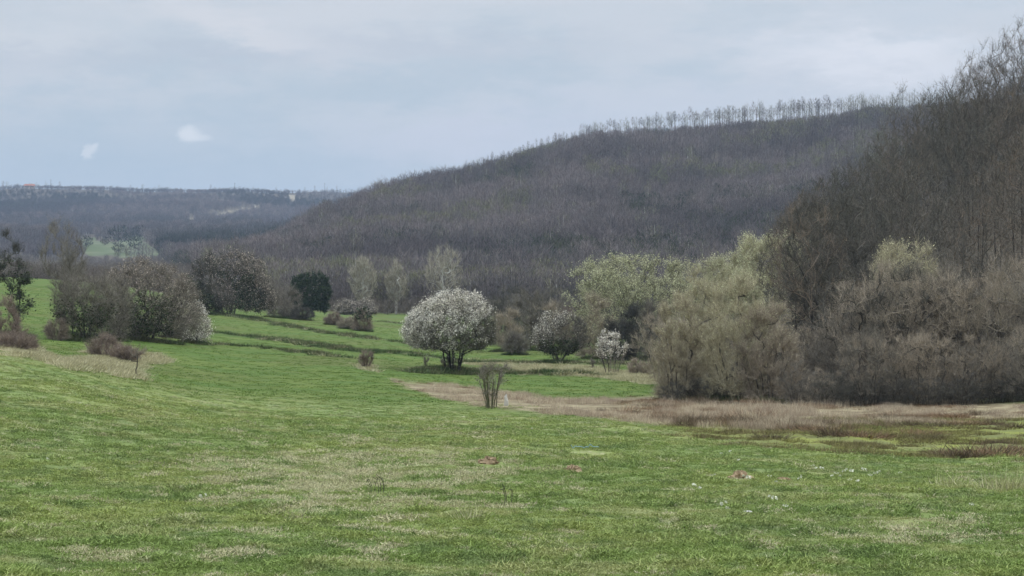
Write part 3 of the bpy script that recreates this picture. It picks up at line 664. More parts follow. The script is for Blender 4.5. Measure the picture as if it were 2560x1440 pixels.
for i, (px, by, tp, hw, mt, lb) in enumerate([(832, 812, 785, 20, 'twig_red', 'low reddish bush right below the dark evergreen'), (868, 822, 796, 22, 'twig_brown', 'low brown bush in the middle of the hedge end'), (907, 828, 776, 24, 'twig_red', 'taller dark-topped bush at the right end of the low hedge'),
        (756, 800, 772, 30, 'twig_dark', 'low dark scrub under the dark evergreen'), (720, 792, 765, 22, 'twig_dark', 'low dark scrub under the rounded brown bush')]):
    hero('hedge_bush', px, by, [(by-6, px-hw, px+hw), ((by+tp)/2, px-hw, px+hw), (tp, px-hw*.5, px+hw*.5)], 51+i, 'bark_dark', mt, lb, 'bush', 'bushes of the left hedge', stems=(8, .7, .6, .5), n_t=90, clumps=0, step=.4, twig_n=10, twig_l=.55, twig_w=.024, thr=.02,
         extra=[('foliage', 'evergreen', 8, .25, lambda c, r: c[:, 2] > 1.5, .3)] if i == 2 else ())
for i, (px, by, tp, hw, lb) in enumerate([(868, 782, 750, 28, 'white blossoming bush, left of the leftmost poplar trunk'), (915, 782, 748, 24, 'white blossoming bush at the foot of the leftmost poplar')]):
    hero('blossoming_bush', px, by, [(by-4, px-hw, px+hw), ((by+tp)/2, px-hw, px+hw), (tp, px-hw*.5, px+hw*.5)], 61+i, 'bark', 'twig_grey', lb, 'bush', None, D=405, stems=(8, 1.2, .8, .6), n_t=90, clumps=0, step=.6, twig_n=8, twig_l=.9, twig_w=.05, thr=.04,
         extra=[('blossom', 'blossom_dull', 30, .22, lambda c, r: c[:, 2] > .6, .4)])
# brambles and dry sapling of the left foreground
for i, (px, by, tp, hw, lb) in enumerate([(262, 892, 842, 38, 'reddish bramble thicket in the pale grass left of the bright field'), (40, 878, 842, 52, 'reddish bramble thicket below the ivied tree at the left edge'), (18, 850, 745, 30, 'pinkish leafless scrub in front of the ivied tree at the left edge'), (312, 905, 872, 24, 'low reddish bramble right beside the dead sapling')]):
    hero('bramble_bush', px, by, [(by-8, px-hw, px+hw), ((by+tp)/2, px-hw*.9, px+hw*.9), (tp, px-hw*.4, px+hw*.4)], 66+i, 'bark', 'twig_red' if i != 2 else 'twig_pink', lb, 'bramble', 'brambles of the left foreground', stems=(10, .7, .7, .6), n_t=110, clumps=0, step=.3, twig_n=10, twig_l=.4, twig_w=.014, thr=.015, upw=.7)
hero('dead_sapling', 340, 945, [(905,328,346),(890,325,345),(872,328,340)], 71, 'bark', 'twig_grey', 'crooked dead sapling at the corner of the bright field', 'sapling', stems=(1, 1.2, .14, .02, 6, .12), n_t=14, clumps=0, step=.2, twig_n=3, twig_l=.15, twig_w=.012, thr=.010, rmax=.05, tipr=.012)

# ---------------- far side of the field, behind the blossoming trees
for i, (px, by, tp, hw, mt, lb) in enumerate([
        (1288, 870, 822, 30, 'twig_grey', 'small rounded bare tree just right of the big blossoming tree'),
        (1262, 862, 745, 40, 'twig_brown', 'brown bare tree close behind the right side of the big blossoming tree'),
        (1322, 868, 725, 42, 'twig_grey', 'dark-trunked bare tree between the two field trees'),
        (1375, 862, 742, 46, 'twig_brown', 'bushy brown tree behind the ivied spreading tree'),
        (1440, 868, 760, 42, 'twig_pink', 'rosy brown tree at the left foot of the pale willow')]):
    hero('bare_tree', px, by, [(by-15, px-hw*.7, px+hw*.7), ((by+tp)/2+10, px-hw, px+hw), (tp+25, px-hw*.85, px+hw*.85), (tp, px-hw*.3, px+hw*.3)], 75+i, 'bark_dark', mt, lb, 'tree', None, D=205+i*6 if i else 200, stems=(4, (by-tp)*.55*205/F, .6, .35), n_t=170, clumps=26, step=.6, twig_n=8, twig_l=.7, twig_w=.022, thr=.045, upw=.8, rmax=.2)
for i, (px, D, j, s) in enumerate([(1246, 238, 3, .95), (1278, 250, 1, 1.05), (1304, 236, 3, 1.1), (1338, 246, 3, .9), (1362, 232, 1, 1.05), (1394, 244, 3, 1.1), (1428, 236, 1, 1.0), (1462, 246, 3, 1.05), (1494, 240, 3, .9), (1640, 238, 3, 1.0), (1668, 230, 1, 1.0)]):
    LATE.append((px, D, j, s, ['first', 'second', 'third', 'fourth', 'fifth', 'sixth', 'seventh', 'eighth', 'ninth', 'tenth', 'eleventh'][i]))
hero('willow', 1575, 885, [(850,1470,1690),(800,1452,1702),(745,1446,1704),(705,1455,1702),(680,1480,1696),(662,1530,1672),(650,1585,1625)], 81, 'bark', 'twig_grey', 'broad pale yellow-green willow behind the slender blossoming shrub', 'willow', None, D=215, stems=(6, 4.5, 1.8, .9), n_t=640, clumps=120, step=.8, twig_n=7, twig_l=.9, twig_w=.024, thr=.05, shell=.75, spread=.22, upw=.6,
     extra=[('foliage', 'willow', 110, .12, lambda c, r: c[:, 2] > 3.9-.25*abs(c[:, 0])+.9*r.normal(size=len(c)), .35)])
for i, (px, by, tp, hw, mt, lf, lb) in enumerate([
        (1500, 892, 742, 52, 'twig_brown', 'willow_dull', 'tan-green bush in front of the left half of the pale willow'),
        (1600, 900, 770, 48, 'twig_dark', None, 'dark brown bush in front of the right half of the pale willow'),
        (1552, 896, 790, 40, 'twig_dark', None, 'dark brown bush directly behind the slender blossoming shrub'),
        (1640, 905, 760, 34, 'twig_grey', None, 'grey-brown bush squeezed beside the left end of the olive thicket')]):
    hero('thicket_bush', px, by, [(by-10, px-hw*.9, px+hw*.9), ((by+tp)/2, px-hw, px+hw), (tp+20, px-hw*.75, px+hw*.75), (tp, px-hw*.35, px+hw*.35)], 83+i, 'bark_dark', mt, lb, 'bush', None, D=188-i*3, stems=(8, 2.2, .8, .6), n_t=200, clumps=26, step=.5, twig_n=9, twig_l=.7, twig_w=.02, thr=.035, upw=.7,
         extra=[('foliage', lf, 20, .1, lambda c, r: c[:, 2] > 2, .3)] if lf else ())
for i, (px, tp, hw, D, lb) in enumerate([(1795, 668, 66, 165, 'pale green willow rising behind the left part of the olive thicket'), (1915, 612, 80, 160, 'tallest pale green willow, against the dark leaning tree'), (1850, 690, 60, 150, 'lower pale green willow between the two taller ones')]):
    by = 925
    hero('willow', px, by, [(by-30, px-hw*.8, px+hw*.8), (by-120, px-hw, px+hw), (tp+70, px-hw, px+hw), (tp+30, px-hw*.85, px+hw*.85), (tp+6, px-hw*.5, px+hw*.55)], 91+i, 'bark', 'twig_tan', lb, 'willow', None, D=D, stems=(5, 4.5, 1.2, .6), n_t=420, clumps=90, step=.7, twig_n=7, twig_l=.8, twig_w=.02, thr=.045, shell=.6, spread=.3, upw=.7,
         extra=[('foliage', 'willow', 80, .09, lambda c, r: c[:, 2] > 3.2+.9*r.normal(size=len(c)), .32)])
# olive and brown thicket in front
for i, (px, tp, hw, D, tw, lf, lb) in enumerate([
        (1700, 745, 58, 104, 'twig_tan', 'willow_dull', 'olive-tan upright thicket bush at the left end of the thicket'),
        (1752, 695, 62, 108, 'twig_tan', 'willow_dull', 'tall olive-tan thicket bush, second from the left end'),
        (1838, 705, 78, 103, 'twig_tan', 'willow_dull', 'broad tan thicket bush, third from the left end'),
        (1925, 770, 70, 102, 'twig_brown', 'willow_dull', 'brown thicket bush right of the tan ones, under the leaning tree')]):
    x, y = pt(px, D); by = 720-F*(H1(x, y)-ZC)/y
    hero('thicket_bush', px, by, [(by-8, px-hw*.95, px+hw*.95), (by-60, px-hw*1.05, px+hw*1.05), ((by+tp)/2-30, px-hw, px+hw), (tp+40, px-hw*.75, px+hw*.75), (tp, px-hw*.3, px+hw*.3)], 101+i, 'bark', tw, lb, 'bush', None, D=D, stems=(13, 3.2, .9, .8), n_t=620, clumps=120, step=.4, twig_n=7, twig_l=.5, twig_w=.013, thr=.024, upw=1.1, rnd=.55, rmax=.05, spread=.25, up=.3,
         extra=[('foliage', lf, 16, .05, lambda c, r: r.uniform(0, 1, len(c)) < np.clip((c[:, 2]-1.6)/2.4, 0, 1), .25)])
hero('leaning_tree', 2085, 950, [(850,2010,2170),(780,1975,2210),(700,1960,2230),(640,1935,2230),(590,1922,2200),(550,1935,2160),(505,1990,2140)], 106, 'bark_dark', 'twig_dark', 'dark spreading tree whose long limbs sweep up to the left over the thicket', 'tree', None, D=128,
     stem_arr=[[np.array(q_)*1.0 for q_ in s_] for s_ in (
        [(0,0,-.3),(-.3,0,1.5),(-.9,.1,3.0),(-1.8,.2,4.6),(-2.8,.2,6.3),(-3.6,.2,7.6),(-4.0,.2,8.8)], [(.2,.3,-.3),(.1,.4,1.6),(-.3,.5,3.2),(-1.0,.8,5.2),(-2.0,1.0,7.4),(-2.7,1.1,9.2)],
        [(.3,0,-.3),(.5,0,1.8),(.8,-.1,3.8),(.8,-.2,6.2),(.5,-.2,8.6),(.3,-.2,10.2)], [(.5,.2,-.3),(1.0,.3,1.8),(1.8,.4,3.8),(2.4,.4,6.0),(2.8,.4,8.2)])], stems=None,
     n_t=420, clumps=60, step=.6, twig_n=7, twig_l=.8, twig_w=.018, thr=.035, upw=.6, rmax=.2)
hero('budding_bush', 2262, 1000, [(900,2210,2320),(820,2185,2340),(740,2178,2342),(690,2190,2338),(655,2215,2315),(640,2245,2290)], 107, 'bark', 'twig_tan', 'tall tan budding bush standing out against the dark wooded slope', 'bush', None, D=116, stems=(10, 4.5, 1.0, .8), n_t=460, clumps=0, step=.5, twig_n=7, twig_l=.6, twig_w=.015, thr=.03, upw=.8, rmax=.09,
     extra=[('foliage', 'willow_dull', 24, .07, lambda c, r: c[:, 2] > 4.6+.4*r.normal(size=len(c)), .22)])

# ---------------- shared plant kinds for the woodland
def kind(seed, H_, W, bark, twig, crown0=.35, stems=None, leaf=None, leaf_k=4, leaf_s=.2, **kw):
    pr = [(H_*crown0, -W*.3, W*.3), (H_*(crown0+.2), -W*.5, W*.5), (H_*.75, -W*.5, W*.5), (H_*.92, -W*.3, W*.3), (H_, -W*.08, W*.08)]
    a = dict(n_t=150, clumps=0, step=.8, twig_n=4, twig_l=.9, twig_w=.024, thr=.040, upw=.9, up=1.0, rmax=.24); a.update(kw)
    pl = plant(seed, pr, stems or (1, H_*.8, .4, .0, 8, .02), **a); parts = meshes('k', pl, bark, twig)
    if leaf: parts.append(('foliage', soup('foliage', quads=[add_leaves(pl, leaf_k, leaf_s, None, .5, seed)], mat=leaf, qv=True)))
    return parts
WOOD = [kind(200+i, 13.5, 5.5+(i % 3)*.6, ('bark', 'bark_dark', 'bark_grey', 'bark_dark', 'bark_dark')[i], ('twig_wood', 'twig_wood', 'twig_dark', 'twig_rust', 'twig_dark')[i]) for i in range(5)]
UNDER = [kind(210+i, 6.5, 5.0, 'bark', ('twig_brown', 'twig_grey', 'twig_brown', 'twig_dark')[i], crown0=.04, stems=(12, 3.4, 1.0, .9), up=.35, n_t=420, clumps=70, step=.45, twig_n=8, twig_l=.55, twig_w=.014, thr=.025, rmax=.07, upw=.9, rnd=.6, spread=.25,
              leaf=None) for i in range(4)]
RG = random.Random(5)
WLOOK = ['grey-brown bare tree', 'dark-stemmed bare tree', 'grey-stemmed bare tree', 'rust-tinged bare tree', 'very dark bare tree']
def slope_label(j, x, y):
    p = PX(x, y); r = math.hypot(x, y)
    a = 'low' if r < 155 else ('midway' if r < 195 else ('high' if r < 228 else 'topmost'))
    b = ('at the left shoulder' if p < 2090 else 'just right of the leaning tree' if p < 2190 else 'behind the tan budding bush' if p < 2330 else 'below the first skyline trees' if p < 2450 else 'by the right edge')
    return WLOOK[j]+' '+a+' on the wooded slope, '+b
pts_ = []
def canopy_y(px): return np.interp(px, [1960, 2000, 2100, 2200, 2280, 2400, 2500, 2560, 2900], [620, 500, 415, 325, 235, 150, 85, 55, -60])
for k in range(2600):
    px = RG.uniform(1985, 2740); D = RG.uniform(122, 262)
    if len(pts_) >= 210: break
    x, y = pt(px, D); z = H1(x, y); s = RG.uniform(.72, 1.12)
    topy = 720-F*(z+13.5*s-ZC)/y; lim = canopy_y(px)
    if topy < lim-5: s = s*((720-lim)/F*y+ZC-z)/(13.5*s)
    if s < .42: continue
    if any((x-a)**2+(y-b)**2 < (2.5+0.008*D)**2 for a, b, *_ in pts_): continue
    pts_.append((x, y, z, s))
for x, y, z, s in pts_:
    j = RG.randrange(5); o = empty('wood_tree', (x, y, z-.1), slope_label(j, x, y), 'tree', 'bare trees of the right-hand slope', RG.uniform(0, 6.28), (s*RG.uniform(.9, 1.15), s*RG.uniform(.9, 1.15), s))
    for nm_, me in WOOD[j]: child(nm_, me, o)
# tall skyline trees
for i, (px, D, tpy) in enumerate([(2290, 205, 205), (2335, 222, 230), (2352, 215, 205), (2415, 210, 165), (2440, 228, 160), (2462, 205, 125), (2490, 215, 95), (2512, 225, 110), (2530, 205, 70), (2552, 215, 60), (2585, 205, 40), (2620, 215, 30)]):
    x, y = pt(px, D); z = H1(x, y); s = ((720-tpy)/F*y+ZC-z)/13.5; j = (i*3+1) % 5; sx = min(s, 1.15)
    o = empty('wood_tree', (x, y, z-.1), 'tall bare tree against the sky at upper right, '+['first', 'second', 'third', 'fourth', 'fifth', 'sixth', 'seventh', 'eighth', 'ninth', 'tenth', 'eleventh', 'twelfth'][i]+' from the left', 'tree', 'tall skyline trees at the right', i*1.3, (sx, sx, s))
    for nm_, me in WOOD[j]: child(nm_, me, o)
for i, (px, D, j, s, w_) in enumerate(LATE):
    x, y = pt(px, D); o = empty('field_edge_tree', (x, y, H1(x, y)-.1), 'dusky bare tree at the far field edge behind the blossoming trees, '+w_+' from the left', 'tree', 'dusky trees along the far field edge', i*1.1, s)
    for nm_, me in UNDER[j]: child(nm_, me, o)
UL = ['tan-brown bare bush of the right thicket', 'grey twiggy bush of the right thicket', 'warm brown bare bush of the right thicket', 'dark twiggy bush of the right thicket']
for i in range(44):
    row = i % 3; px = 2000+(i/44)*720+RG.uniform(-14, 14); D = 100.5+row*5.5+RG.uniform(-1, 1)
    s = (0.52 if row == 0 else .85+.1*row)*RG.uniform(.85, 1.15)
    if px < 2150: s *= .62
    x, y = pt(px, D); j = [0, 2, 1, 2, 3, 0, 2][RG.randrange(7)]
    o = empty('thicket_bush', (x, y, H1(x, y)-.1), UL[j]+(', front row' if row == 0 else ', middle row' if row == 1 else ', back row')+(' left end' if px < 2180 else ' below the budding bush' if px < 2340 else ' right end'), 'bush', 'bushes of the brown thicket at the right', RG.uniform(0, 6.28), s)
    for nm_, me in UNDER[j]: child(nm_, me, o)
for i in range(26):   # low scrub added to stand in for the darkness at the thicket foot
    px = 1668+i*36+RG.uniform(-12, 12); D = 99.5+RG.uniform(-1, 1.5)+(3 if px < 2000 else 0); x, y = pt(px, D); s = RG.uniform(.14, .26)
    o = empty('thicket_bush', (x, y, H1(x, y)-.1), 'low dark scrub added to darken the foot of the '+('olive thicket' if px < 2000 else 'brown thicket, left half' if px < 2280 else 'brown thicket, right half'), 'bush', 'scrub added to darken the thicket foot', RG.uniform(0, 6.28), (s*1.7, s*1.5, s))
    for nm_, me in UNDER[3]: child(nm_, me, o)
for i in range(16):   # understorey under the willows and leaning tree
    px = 1655+i*24+RG.uniform(-8, 8); D = 118+RG.uniform(0, 24); x, y = pt(px, D); j = RG.randrange(1, 4); s = RG.uniform(.45, .7)
    o = empty('thicket_bush', (x, y, H1(x, y)-.1), ['', 'grey bush half hidden behind the olive thicket', 'brown bush half hidden behind the olive thicket', 'dark bush half hidden behind the olive thicket'][j], 'bush', 'bushes behind the olive thicket', RG.uniform(0, 6.28), s)
    for nm_, me in UNDER[j]: child(nm_, me, o)

# ---------------- hillside woods
def lowtree(seed, Ht, W, tw=80, tl=2.0, wd=.13, crown0=.3, bark='bark', mat='hill_twig', limbs=9, leafy=0):
    rng = np.random.default_rng(seed); A = np.zeros((4, 3)); B = A.copy()
    zz = np.linspace(-.5, Ht*.85, 5); xx = np.cumsum(rng.normal(size=5)*.15); P = np.stack([xx, xx*.5, zz], 1); A, B = P[:-1], P[1:]
    rr = np.linspace(.2, .05, 5)*Ht/13; tr = tubes(A, B, rr[:-1], rr[1:], 4)
    h = rng.uniform(crown0, .8, limbs)*Ht; a = rng.uniform(0, 6.28, limbs); le = W*.5*rng.uniform(.6, 1, limbs)
    bA = np.stack([h*0, h*0, h], 1); bB = bA+np.stack([np.cos(a)*le, np.sin(a)*le, le*1.1], 1); bB[:, 2] = np.minimum(bB[:, 2], Ht)
    lb = tubes(bA, bB, np.full(limbs, .07), np.full(limbs, .02), 3)
    u_ = rng.normal(size=(tw, 3)); u_ = unit(u_)*rng.uniform(.35, 1, (tw, 1))**.6
    c = np.stack([u_[:, 0]*W/2, u_[:, 1]*W/2, Ht*(1+crown0)/2+u_[:, 2]*Ht*(1-crown0)/2-tl*.4], 1)
    d = unit(u_*np.array([.7, .7, .4])+np.array([0, 0, .9])+rng.normal(size=(tw, 3))*.35)
    T = twigs(rng, c, d, tl*rng.uniform(.5, 1.2, tw), np.full(tw, wd)); q_ = [tr]
    cr = soup('crown', tris=[T, twigs(rng, c+d*tl*.3, unit(d+rng.normal(size=d.shape)*.6), tl*.6*rng.uniform(.5, 1, tw), np.full(tw, wd*.8))], quads=[lb], mat=mat)
    return [('trunk', soup('trunk', quads=q_, mat=bark)), ('crown', cr)]
def joined(name, parts):
    """one prototype mesh with both materials, for scattered woodland that reads as a mass"""
    vs, ls, ps, mi, mats, hv = [], [], [], [], [], []; off = 0; lo = 0
    for nm_, me in parts:
        n = len(me.vertices); co = np.empty(n*3, np.float32); me.vertices.foreach_get('co', co)
        li = np.empty(len(me.loops), np.int32); me.loops.foreach_get('vertex_index', li)
        st = np.empty(len(me.polygons), np.int32); me.polygons.foreach_get('loop_start', st)
        hh_ = np.empty(len(me.polygons), np.float32); me.attributes['hue'].data.foreach_get('value', hh_); hv.append(hh_)
        vs.append(co.reshape(-1, 3)); ls.append(li+off); ps.append(st+lo); mi.append(np.full(len(st), len(mats), np.int32)); mats.append(me.materials[0]); off += n; lo += len(li)
    V = np.concatenate(vs); me = bpy.data.meshes.new(name); me.vertices.add(len(V)); me.vertices.foreach_set('co', V.ravel())
    Lp = np.concatenate(ls); me.loops.add(len(Lp)); me.loops.foreach_set('vertex_index', Lp); Pp = np.concatenate(ps)
    me.polygons.add(len(Pp)); me.polygons.foreach_set('loop_start', Pp)
    for m_ in mats: me.materials.append(m_)
    me.polygons.foreach_set('material_index', np.concatenate(mi)); me.update(calc_edges=True); a = me.attributes.new('hue', 'FLOAT', 'FACE'); a.data.foreach_set('value', np.concatenate(hv)); return me
def scatter(name, pts, rz, scl, idx, protos, label, cat, tilt=None):
    """one object: prototypes scattered over points by a geometry node group"""
    me = bpy.data.meshes.new(name); me.vertices.add(len(pts)); me.vertices.foreach_set('co', np.asarray(pts, np.float32).ravel())
    rot = np.zeros((len(pts), 3), np.float32); rot[:, 2] = rz
    if tilt is not None: rot[:, 0] = tilt
    a = me.attributes.new('rot', 'FLOAT_VECTOR', 'POINT'); a.data.foreach_set('vector', rot.ravel())
    sv = np.asarray(scl, np.float32); sv = np.repeat(sv[:, None], 3, 1) if sv.ndim == 1 else sv
    a = me.attributes.new('scl', 'FLOAT_VECTOR', 'POINT'); a.data.foreach_set('vector', np.ascontiguousarray(sv).ravel())
    a = me.attributes.new('pick', 'INT', 'POINT'); a.data.foreach_set('value', np.asarray(idx, np.int32))
    me.update()
    o = bpy.data.objects.new(name, me); COL.objects.link(o); o['kind'] = 'stuff'; o['label'] = label; o['category'] = cat
    g = bpy.data.node_groups.new(name, 'GeometryNodeTree')
    g.interface.new_socket('Geometry', in_out='INPUT', socket_type='NodeSocketGeometry'); g.interface.new_socket('Geometry', in_out='OUTPUT', socket_type='NodeSocketGeometry')
    gi = g.nodes.new('NodeGroupInput'); go = g.nodes.new('NodeGroupOutput'); ip = g.nodes.new('GeometryNodeInstanceOnPoints'); jo = g.nodes.new('GeometryNodeJoinGeometry')
    for pm in reversed(protos):     # a join node lists its last link first
        po = bpy.data.objects.new(name+'_piece', pm); oi = g.nodes.new('GeometryNodeObjectInfo'); oi.inputs['Object'].default_value = po
        oi.inputs['As Instance'].default_value = True
        g.links.new(oi.outputs['Geometry'], jo.inputs[0])
    def na(n_, t):
        x = g.nodes.new('GeometryNodeInputNamedAttribute'); x.data_type = t; x.inputs['Name'].default_value = n_; return x.outputs[0]
    ip.inputs['Pick Instance'].default_value = True
    g.links.new(gi.outputs[0], ip.inputs['Points']); g.links.new(jo.outputs[0], ip.inputs['Instance'])
    g.links.new(na('pick', 'INT'), ip.inputs['Instance Index'])
    er = g.nodes.new('FunctionNodeEulerToRotation'); g.links.new(na('rot', 'FLOAT_VECTOR'), er.inputs[0]); g.links.new(er.outputs[0], ip.inputs['Rotation'])
    g.links.new(na('scl', 'FLOAT_VECTOR'), ip.inputs['Scale']); g.links.new(ip.outputs[0], go.inputs[0])
    md = o.modifiers.new('scatter', 'NODES'); md.node_group = g
    return o
rng = np.random.default_rng(77)
def fan(n, pa, pb, ra, rb, pw=1.0):
    """points spread over a sector, density per square metre falling as 1/r^pw"""
    u_ = rng.uniform(0, 1, n); e = 2-pw
    r = (ra**e+u_*(rb**e-ra**e))**(1/e) if abs(e) > 1e-6 else ra*(rb/ra)**u_
    th = rng.uniform(math.atan((pa-1280)/F), math.atan((pb-1280)/F), n); return r*np.sin(th), r*np.cos(th), r
HP = [joined('hill_tree', lowtree(300+i, 11+i % 3, 6.5, mat='hill_twig')) for i in range(5)] + \
     [joined('hill_tree', lowtree(310+i, 9, 6, tw=150, tl=1.4, wd=.3, crown0=.15, mat='hill_ever')) for i in range(2)] + \
     [joined('hill_tree', lowtree(320+i, 11, 6.5, tw=110, tl=1.5, wd=.2, mat='hill_bud')) for i in range(2)] + \
     [joined('hill_tree', lowtree(330, 13, 5, tw=60, mat='hill_twig', bark='bark_grey', crown0=.45)), joined('hill_tree', lowtree(331, 12, 5, tw=60, mat='hill_bud', bark='bark_pale', crown0=.4))]
FP = [joined('far_tree', lowtree(300+i, 11+i % 3, 6.5, mat='far_twig')) for i in range(5)] + \
     [joined('far_tree', lowtree(310+i, 9, 6, tw=150, tl=1.4, wd=.3, crown0=.15, mat='far_ever')) for i in range(2)] + \
     [joined('far_tree', lowtree(320+i, 11, 6.5, tw=110, tl=1.5, wd=.2, mat='hill_twig')) for i in range(2)]
def crest(px, ra, rb):
    rr = np.linspace(ra, rb, 160); th = math.atan((px-1280)/F); x = rr*math.sin(th); y = rr*math.cos(th)
    e = (H(x, y)-ZC)/y; k = int(np.argmax(e)); return float(x[k]), float(y[k]), float(rr[k]), 720-F*float(e[k])
cp = np.arange(-300, 2801, 50.0); cr_main = np.array([crest(p, 650, 1500)[2] for p in cp]); 
x, y, r = fan(30000, -260, 2820, 452, 1420, 0.6)
px = 1280+F*x/y
lim = np.interp(px, cp, cr_main)
z = H(x, y)
keep = (r < lim-6) | ((r < lim+130) & (rng.uniform(0, 1, len(r)) < .5))
keep = ((r < lim-22) | (px < 830)) & ~((r < 520) & (px > 2050)) & (r > np.interp(px, [-300, 400, 470, 560, 660, 780], [1500, 1400, 900, 640, 520, 452]))
keep |= (px > 2080) & (r > lim-60) & (r < lim+10)
sp = fbm(x/60, y/90, 41, 3); pick = rng.integers(0, 5, len(x)); q1 = rng.uniform(0, 1, len(x))
pick = np.where((sp > .2) & (q1 < .6), rng.integers(5, 7, len(x)), pick); pick = np.where((sp < -.2) & (q1 < .45), rng.integers(7, 9, len(x)), pick)
pick = np.where((q1 > .93), rng.integers(9, 11, len(x)), pick)
foot = r < 620; pick = np.where(foot & (q1 > .86), rng.integers(9, 11, len(x)), pick)
sc_ = rng.uniform(.65, 1.1, len(x))*(1-.55*sstep(150, 30, lim-r)*(px > 830))*np.where(r < 560, .85, 1)*(1+.35*fbm(x/40, y/55, 43, 2))
k = np.nonzero(keep)[0]
scatter('hillside_wood', np.stack([x[k], y[k], z[k]-.3], 1), rng.uniform(0, 6.28, len(k)), sc_[k], pick[k], HP, 'bare grey-brown woodland covering the big hill behind the fields', 'woodland')
x, y, r = fan(34000, -900, 1120, 1450, 3560, 0.7)
z = H(x, y); px = 1280+F*x/y; py = 720-F*(z-ZC)/y
zz = zones(x, y, z); 
keep = np.ones(len(x), bool)
for dp in (0, 6, 12, 18, 26):      # nothing tall in front of the clearings, so that they show
    zu = zones(x, y, z+dp/F*y); keep &= (zu['patch'] < .5) & ((zu['track'] < .5) | (dp > 12))
sp = fbm(x/170, y/260, 45, 3); q1 = rng.uniform(0, 1, len(x)); pick = rng.integers(0, 5, len(x))
pick = np.where(sp > .10, np.where(q1 < .8, rng.integers(5, 7, len(x)), pick), pick); pick = np.where((sp < -.06) & (q1 < .75), rng.integers(7, 9, len(x)), pick)
k = np.nonzero(keep)[0]
scatter('distant_wood', np.stack([x[k], y[k], z[k]-.3], 1), rng.uniform(0, 6.28, len(k)), (rng.uniform(.7, 1.2, len(x))*(1+.3*sp)*np.interp(r, [1450, 2900, 3300], [1.3, 1.1, .6]))[k], pick[k], FP, 'distant hazy woodland covering the far left hills', 'woodland')
# valley-floor scrub between the fields and the hill foot
VB = [joined('valley_bush', lowtree(340+i, 5.0+i, 5.5, tw=150, tl=1.2, wd=.06, crown0=.1, mat=('valley_twig', 'valley_twig', 'twig_grey')[i])) for i in range(3)]
x, y, r = fan(2600, -260, 1700, 436, 560, 1); x2, y2, r2 = fan(3500, -260, 560, 560, 1450, 1); x, y, r = np.append(x, x2), np.append(y, y2), np.append(r, r2); px = 1280+F*x/y
k = np.nonzero((px > 560) & (r < 500) | (px < 700) & (r > 455))[0]
scatter('valley_scrub', np.stack([x, y, H(x, y)-.2], 1)[k], rng.uniform(0, 6.28, len(k)), rng.uniform(.4, .8, len(k)), np.minimum(rng.integers(0, 9, len(k))//4, 2), VB, 'brown scrub along the foot of the wooded hill behind the fields', 'scrub')
# trees of the ridge lines, each one countable against the sky
RT = [lowtree(350+i, 15, (3.4, 5.0, 3.2, 4.6)[i], tw=110, tl=1.8, wd=.085, crown0=(.42, .3, .5, .2)[i], bark='bark_grey', mat=('hill_twig', 'hill_bud', 'hill_twig', 'hill_bud')[i], limbs=12) for i in range(4)]
px = 905.0; n = 0
while px < 2420 and n < 300:
    c = crest(px, 850, 1500); D = c[2]+RG.uniform(-8, 22); x, y = pt(px, D)
    s = float(np.interp(px, [900, 1400, 1720, 2060, 2420], [.42, .62, .92, 1.0, .85]))*RG.uniform(.7, 1.1)
    if px < 1560: j = RG.randrange(4); g = 'small trees along the rising ridge'; lb = 'small bare tree on the rising ridge line'
    elif px < 2110: j = RG.choice((0, 2, 1, 3)); g = 'tall ridge trees with bare trunks'; lb = 'tall clear-trunked bare tree on the ridge top'
    else: j = RG.choice((1, 3)); g = 'leafing trees along the right of the ridge'; lb = 'greenish leafing ridge tree'
    size_ = 'short' if s < float(np.interp(px, [900, 1400, 1720, 2060, 2420], [.42, .62, .92, 1.0, .85]))*.8 else 'full-height'
    seg_ = ('lowest stretch' if px < 1150 else 'steep stretch' if px < 1380 else 'upper stretch' if px < 1560 else 'left end of the tall row' if px < 1700 else 'middle of the tall row, left part' if px < 1830 else 'middle of the tall row, right part' if px < 1970 else 'right end of the tall row' if px < 2110 else 'stretch meeting the right wood')
    lb = size_+' '+lb.replace('tall clear', 'clear').replace('small ', '')+', '+seg_
    o = empty('ridge_tree', (x, y, H1(x, y)-.3), lb, 'tree', g, RG.uniform(0, 6.28), (s*RG.uniform(.85, 1.15), s*RG.uniform(.85, 1.15), s*RG.uniform(.9, 1.1)))
    for nm_, me in RT[j]: child(nm_, me, o)
    px += float(np.interp(px, [900, 1560, 1750, 2060, 2420], [8.5, 6, 3.9, 3.9, 6]))*RG.choice((.3, .6, .9, 1.2, 1.8)); n += 1
px = 8.0; RG = random.Random(8)
while px < 900:
    big = px in (0,) or RG.random() < .25
    c = crest(px, 2900, 3900); D = c[2]; x, y = pt(px, D); s = RG.uniform(.45, .7)*(1.4 if big else 1)
    o = empty('ridge_tree', (x, y, H1(x, y)-.3), 'tiny hazy tree on the far left skyline', 'tree', 'tiny trees on the far left skyline', RG.uniform(0, 6.28), (s*1.3, s*1.3, s))
    for nm_, me in RT[RG.choice((1, 3, 0))]: child(nm_, me, o)
    px += RG.uniform(9, 34)

